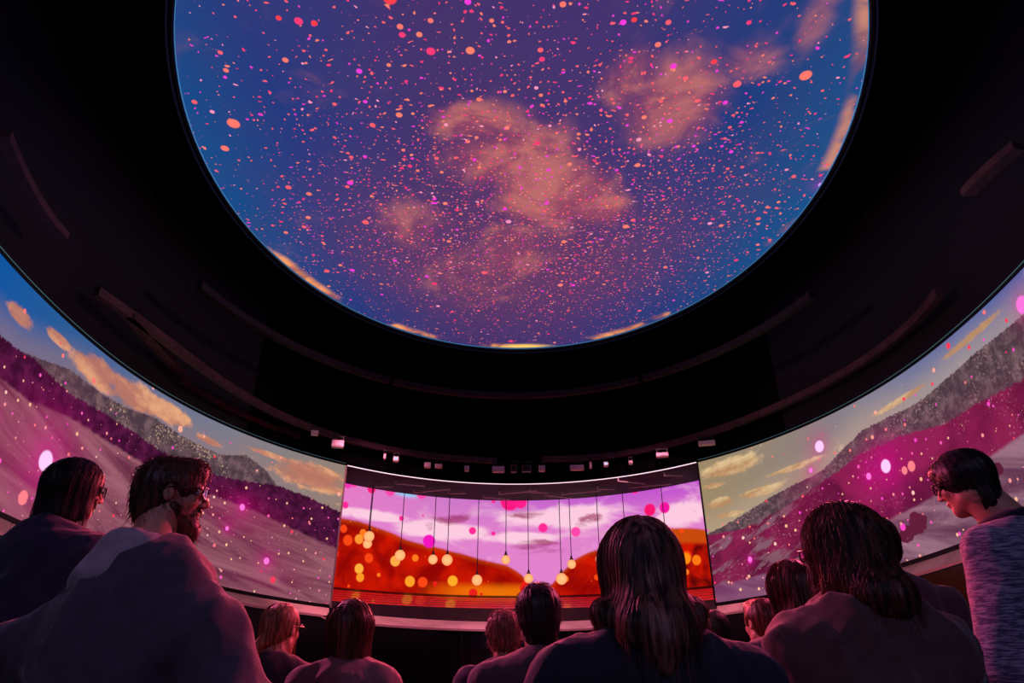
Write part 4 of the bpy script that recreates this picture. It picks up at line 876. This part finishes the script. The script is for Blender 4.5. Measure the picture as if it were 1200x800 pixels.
FOLD = ((.215, .04, 1.14), (.04, .235, 1.13), (0, -.6, -1), .5)            # forearms folded in front
c_navy = cloth('navy_coat', (52, 50, 76)); c_char = cloth('charcoal_coat', (86, 78, 92), 300); c_black = cloth('black_coat', (44, 40, 56)); c_grey = cloth('grey_brown_top', (140, 112, 116)); c_marl = cloth('marl_knit', (160, 160, 184), 300, col2=(72, 74, 106), stripes=True); c_brown = cloth('brown_jacket', (98, 74, 74)); c_hood = cloth('grey_hood', (186, 168, 178)); c_pipe = cloth('white_piping', (235, 225, 235)); c_dgrey = cloth('dark_grey_top', (92, 70, 80))
PEOPLE = [
 dict(top=(99, 540), Y=2.3, e=.80, yaw=-22, pitch=2, body=-12, label='woman with dark chin-length hair and round glasses in a dark top, at far left', near=True, hair='bob', len=.155, vol=.018, glasses=True, topmat=c_navy, topname='top', ns=420, wave=.08, seed=2, shoulder=.18, collar=dict(r=.068, h=.03, t=.010, name='collar', slope=.1, drop=.03)),
 dict(top=(211, 537), Y=1.8, e=.80, yaw=-47, pitch=0, body=-21, lean=.03, headf=.07, hx=-.05, roll=2, label='bearded man with black glasses and swept-up hair in a big hooded coat, looking right', near=True, hair='short', nape=True, vol=.012, hairmat=H_BROWN, glasses=True, beard=H_BROWN, topmat=c_char, thick=.04, sleeve=.04, fold=.018, ffreq=15, seed=5, shoulder=.225, bulk=1.12, shz=-.135,
      armL=((.48, -.04, 1.24), (.72, -.02, 1.06), (0, 0, -1), .3), armR=((.37, .0, 1.10), (.37, .16, .88), (-1, 0, 0), .35), slen=.05, messy=.35, lift=.9, comb=.2, puff=.012, ns=900, face=(0, .14, -.05), extra=((f_cone((0, -.03, 1.22), (-.03, .02, 1.34), .13, .085), .06),), collar=dict(f=.6, r=.092, h=.125, t=.026, name='hood', mat=c_hood, slope=.6, flap=.05, drop=.085, dz=.01)),
 dict(top=(334, 706), Y=3.1, e=.84, yaw=-22, body=0, label='fair-haired woman with a low ponytail and glasses in a black top', hair='tail', vol=.009, hairmat=H_BLOND, glasses=True, topmat=c_black, topname='top', seed=8, tail=(((-.01, -.10, -.05), (-.045, -.14, -.11), .026, .032), ((-.045, -.14, -.11), (-.085, -.18, -.20), .034, .032), ((-.085, -.18, -.20), (-.10, -.19, -.26), .032, .012)), ns=260, shoulder=.17),
 dict(top=(415, 703), Y=2.75, e=.86, yaw=-8, body=4, label='woman with straight shoulder-length brown hair in a loose wide-necked grey top', hair='bob', len=.17, vol=.016, hairmat=H_BROWN, topmat=c_grey, topname='top', fold=.014, seed=11, thick=.028, ns=360, wave=.06, shoulder=.17, collar=dict(r=.105, h=.0, t=.012, slope=.15, flap=.004, drop=.01, mat=c_grey, name='cowl_neck'), sleeve=.035),
 dict(top=(590, 716), Y=3.35, e=.82, yaw=12, body=0, label='person with short curly grey-blond hair, beside the man in front of the stage', hair='curly', vol=.018, hairmat=H_GREY, topmat=c_navy, seed=12, messy=1.6, puff=.022, slen=.05, lift=1.3, ridge=.007, srad=.0014, ns=900),
 dict(top=(630, 684), Y=2.38, e=.84, yaw=6, pitch=6, body=0, label='dark-haired man with short tousled hair seen from behind in a dark top, below the globes', hair='short', nape=True, vol=.012, hairmat=H_DARK, topmat=c_dgrey, topname='sweater', near=True, seed=14, fold=.008, messy=.6, lift=.8, puff=.012, slen=.045, ns=800, shoulder=.19, collar=dict(r=.078, h=.012, t=.011, slope=.2, flap=.006, drop=.02, mat=c_grey, name='collar')),
 dict(top=(745, 609), Y=1.38, e=.84, yaw=0, pitch=2, body=2, label='woman with very long straight hair and a black coat, largest figure in the middle', near=True, hair='long', len=.205, spread=.04, back=.11, vol=.014, hairmat=H_LIGHT, topmat=c_black, fold=.012, seed=17, thick=.035, sleeve=.03, ns=1500, wave=.05, srad=.0010, shoulder=.195),
 dict(top=(835, 716), Y=3.8, e=.85, yaw=-5, body=0, label='child with short dark hair, low behind the shoulder of the long-haired woman', hair='short', vol=.016, topmat=c_navy, topname='hoodie', seed=19, ns=300, lines=(('piping', ((-.06, -.1, 1.52), (-.2, -.06, 1.42), (-.26, -.02, 1.2)), .004, c_pipe),)),
 dict(top=(889, 701), Y=3.1, e=.8, yaw=16, body=6, label='boy with short brown hair and a dark jacket with pale piping', hair='short', vol=.012, hairmat=H_RED, topmat=c_black, topname='jacket', seed=21, ns=300, messy=.3, shoulder=.165, lines=(('piping', ((-.05, -.10, 1.5), (-.17, -.09, 1.46), (-.23, -.06, 1.30), (-.25, -.04, 1.1)), .004, c_pipe), ('piping', ((0, -.16, 1.40), (-.10, -.16, 1.36), (-.2, -.12, 1.33)), .004, c_pipe))),
 dict(top=(921, 657), Y=2.45, e=.88, yaw=4, body=6, label='woman with long straight auburn hair and a dark top, left of the wavy-haired woman', hair='long', len=.26, spread=.0, back=.09, vol=.014, hairmat=H_RED, topmat=c_navy, topname='top', seed=23, ns=500, wave=.08, shoulder=.17),
 dict(top=(976, 594), Y=1.66, e=.88, yaw=30, pitch=0, body=-10, label='woman with long wavy brown hair, red-lit on one side, in a brown jacket', near=True, hair='long', len=.15, spread=-.01, shift=-.02, back=.09, vol=.022, hairmat=hairmat('wavy_hair', (38, 20, 20), (136, 78, 58)), topmat=c_brown, topname='jacket', fold=.016, seed=26, thick=.035, sleeve=.03, ns=1300, wave=.85, glasses=True, shoulder=.165, bulk=.95, armL=FOLD, armR=FOLD,
      lines=(('fold_glint', ((-.04, -.2, 1.16), (.08, -.2, 1.24)), .003, c_hood), ('fold_glint', ((-.06, -.2, 1.13), (.09, -.2, 1.21)), .003, c_hood))),  # pale tubes drawn as highlights along the jacket folds
 dict(top=(1019, 606), Y=2.8, e=.9, yaw=4, body=0, label='person with short dark hair, mostly hidden behind the wavy-haired woman', hair='short', vol=.010, topmat=c_dgrey, seed=28, ns=300),
 dict(top=(1119, 530), Y=1.95, e=.73, yaw=6, pitch=10, roll=-3, body=26, lean=.06, shz=.02, headf=.11, hx=-.075, shoulder=.17, label='short-haired person with glasses in a marled knit top, looking left at the right edge', near=True, hair='pixie', vol=.016, hairmat=H_DARK, glasses=True, topmat=c_marl, topname='sweater', fold=.010, seed=31, sleeve=.022, ns=600, messy=.2, lift=.2, puff=.004, slen=.04, face=(0, .15, -.065), armL=((.235, .05, 1.17), (-.02, .24, 1.19), (0, -.6, -1), .4), armR=((.20, .12, 1.17), (-.10, .22, 1.235), (0, -1, -.2), .6),
      collar=dict(f=.5, r=.068, h=.05, t=.011, slope=.3, flap=.003, drop=.015, mat=c_black, name='neckband')),
]
for p in PEOPLE: person(p)
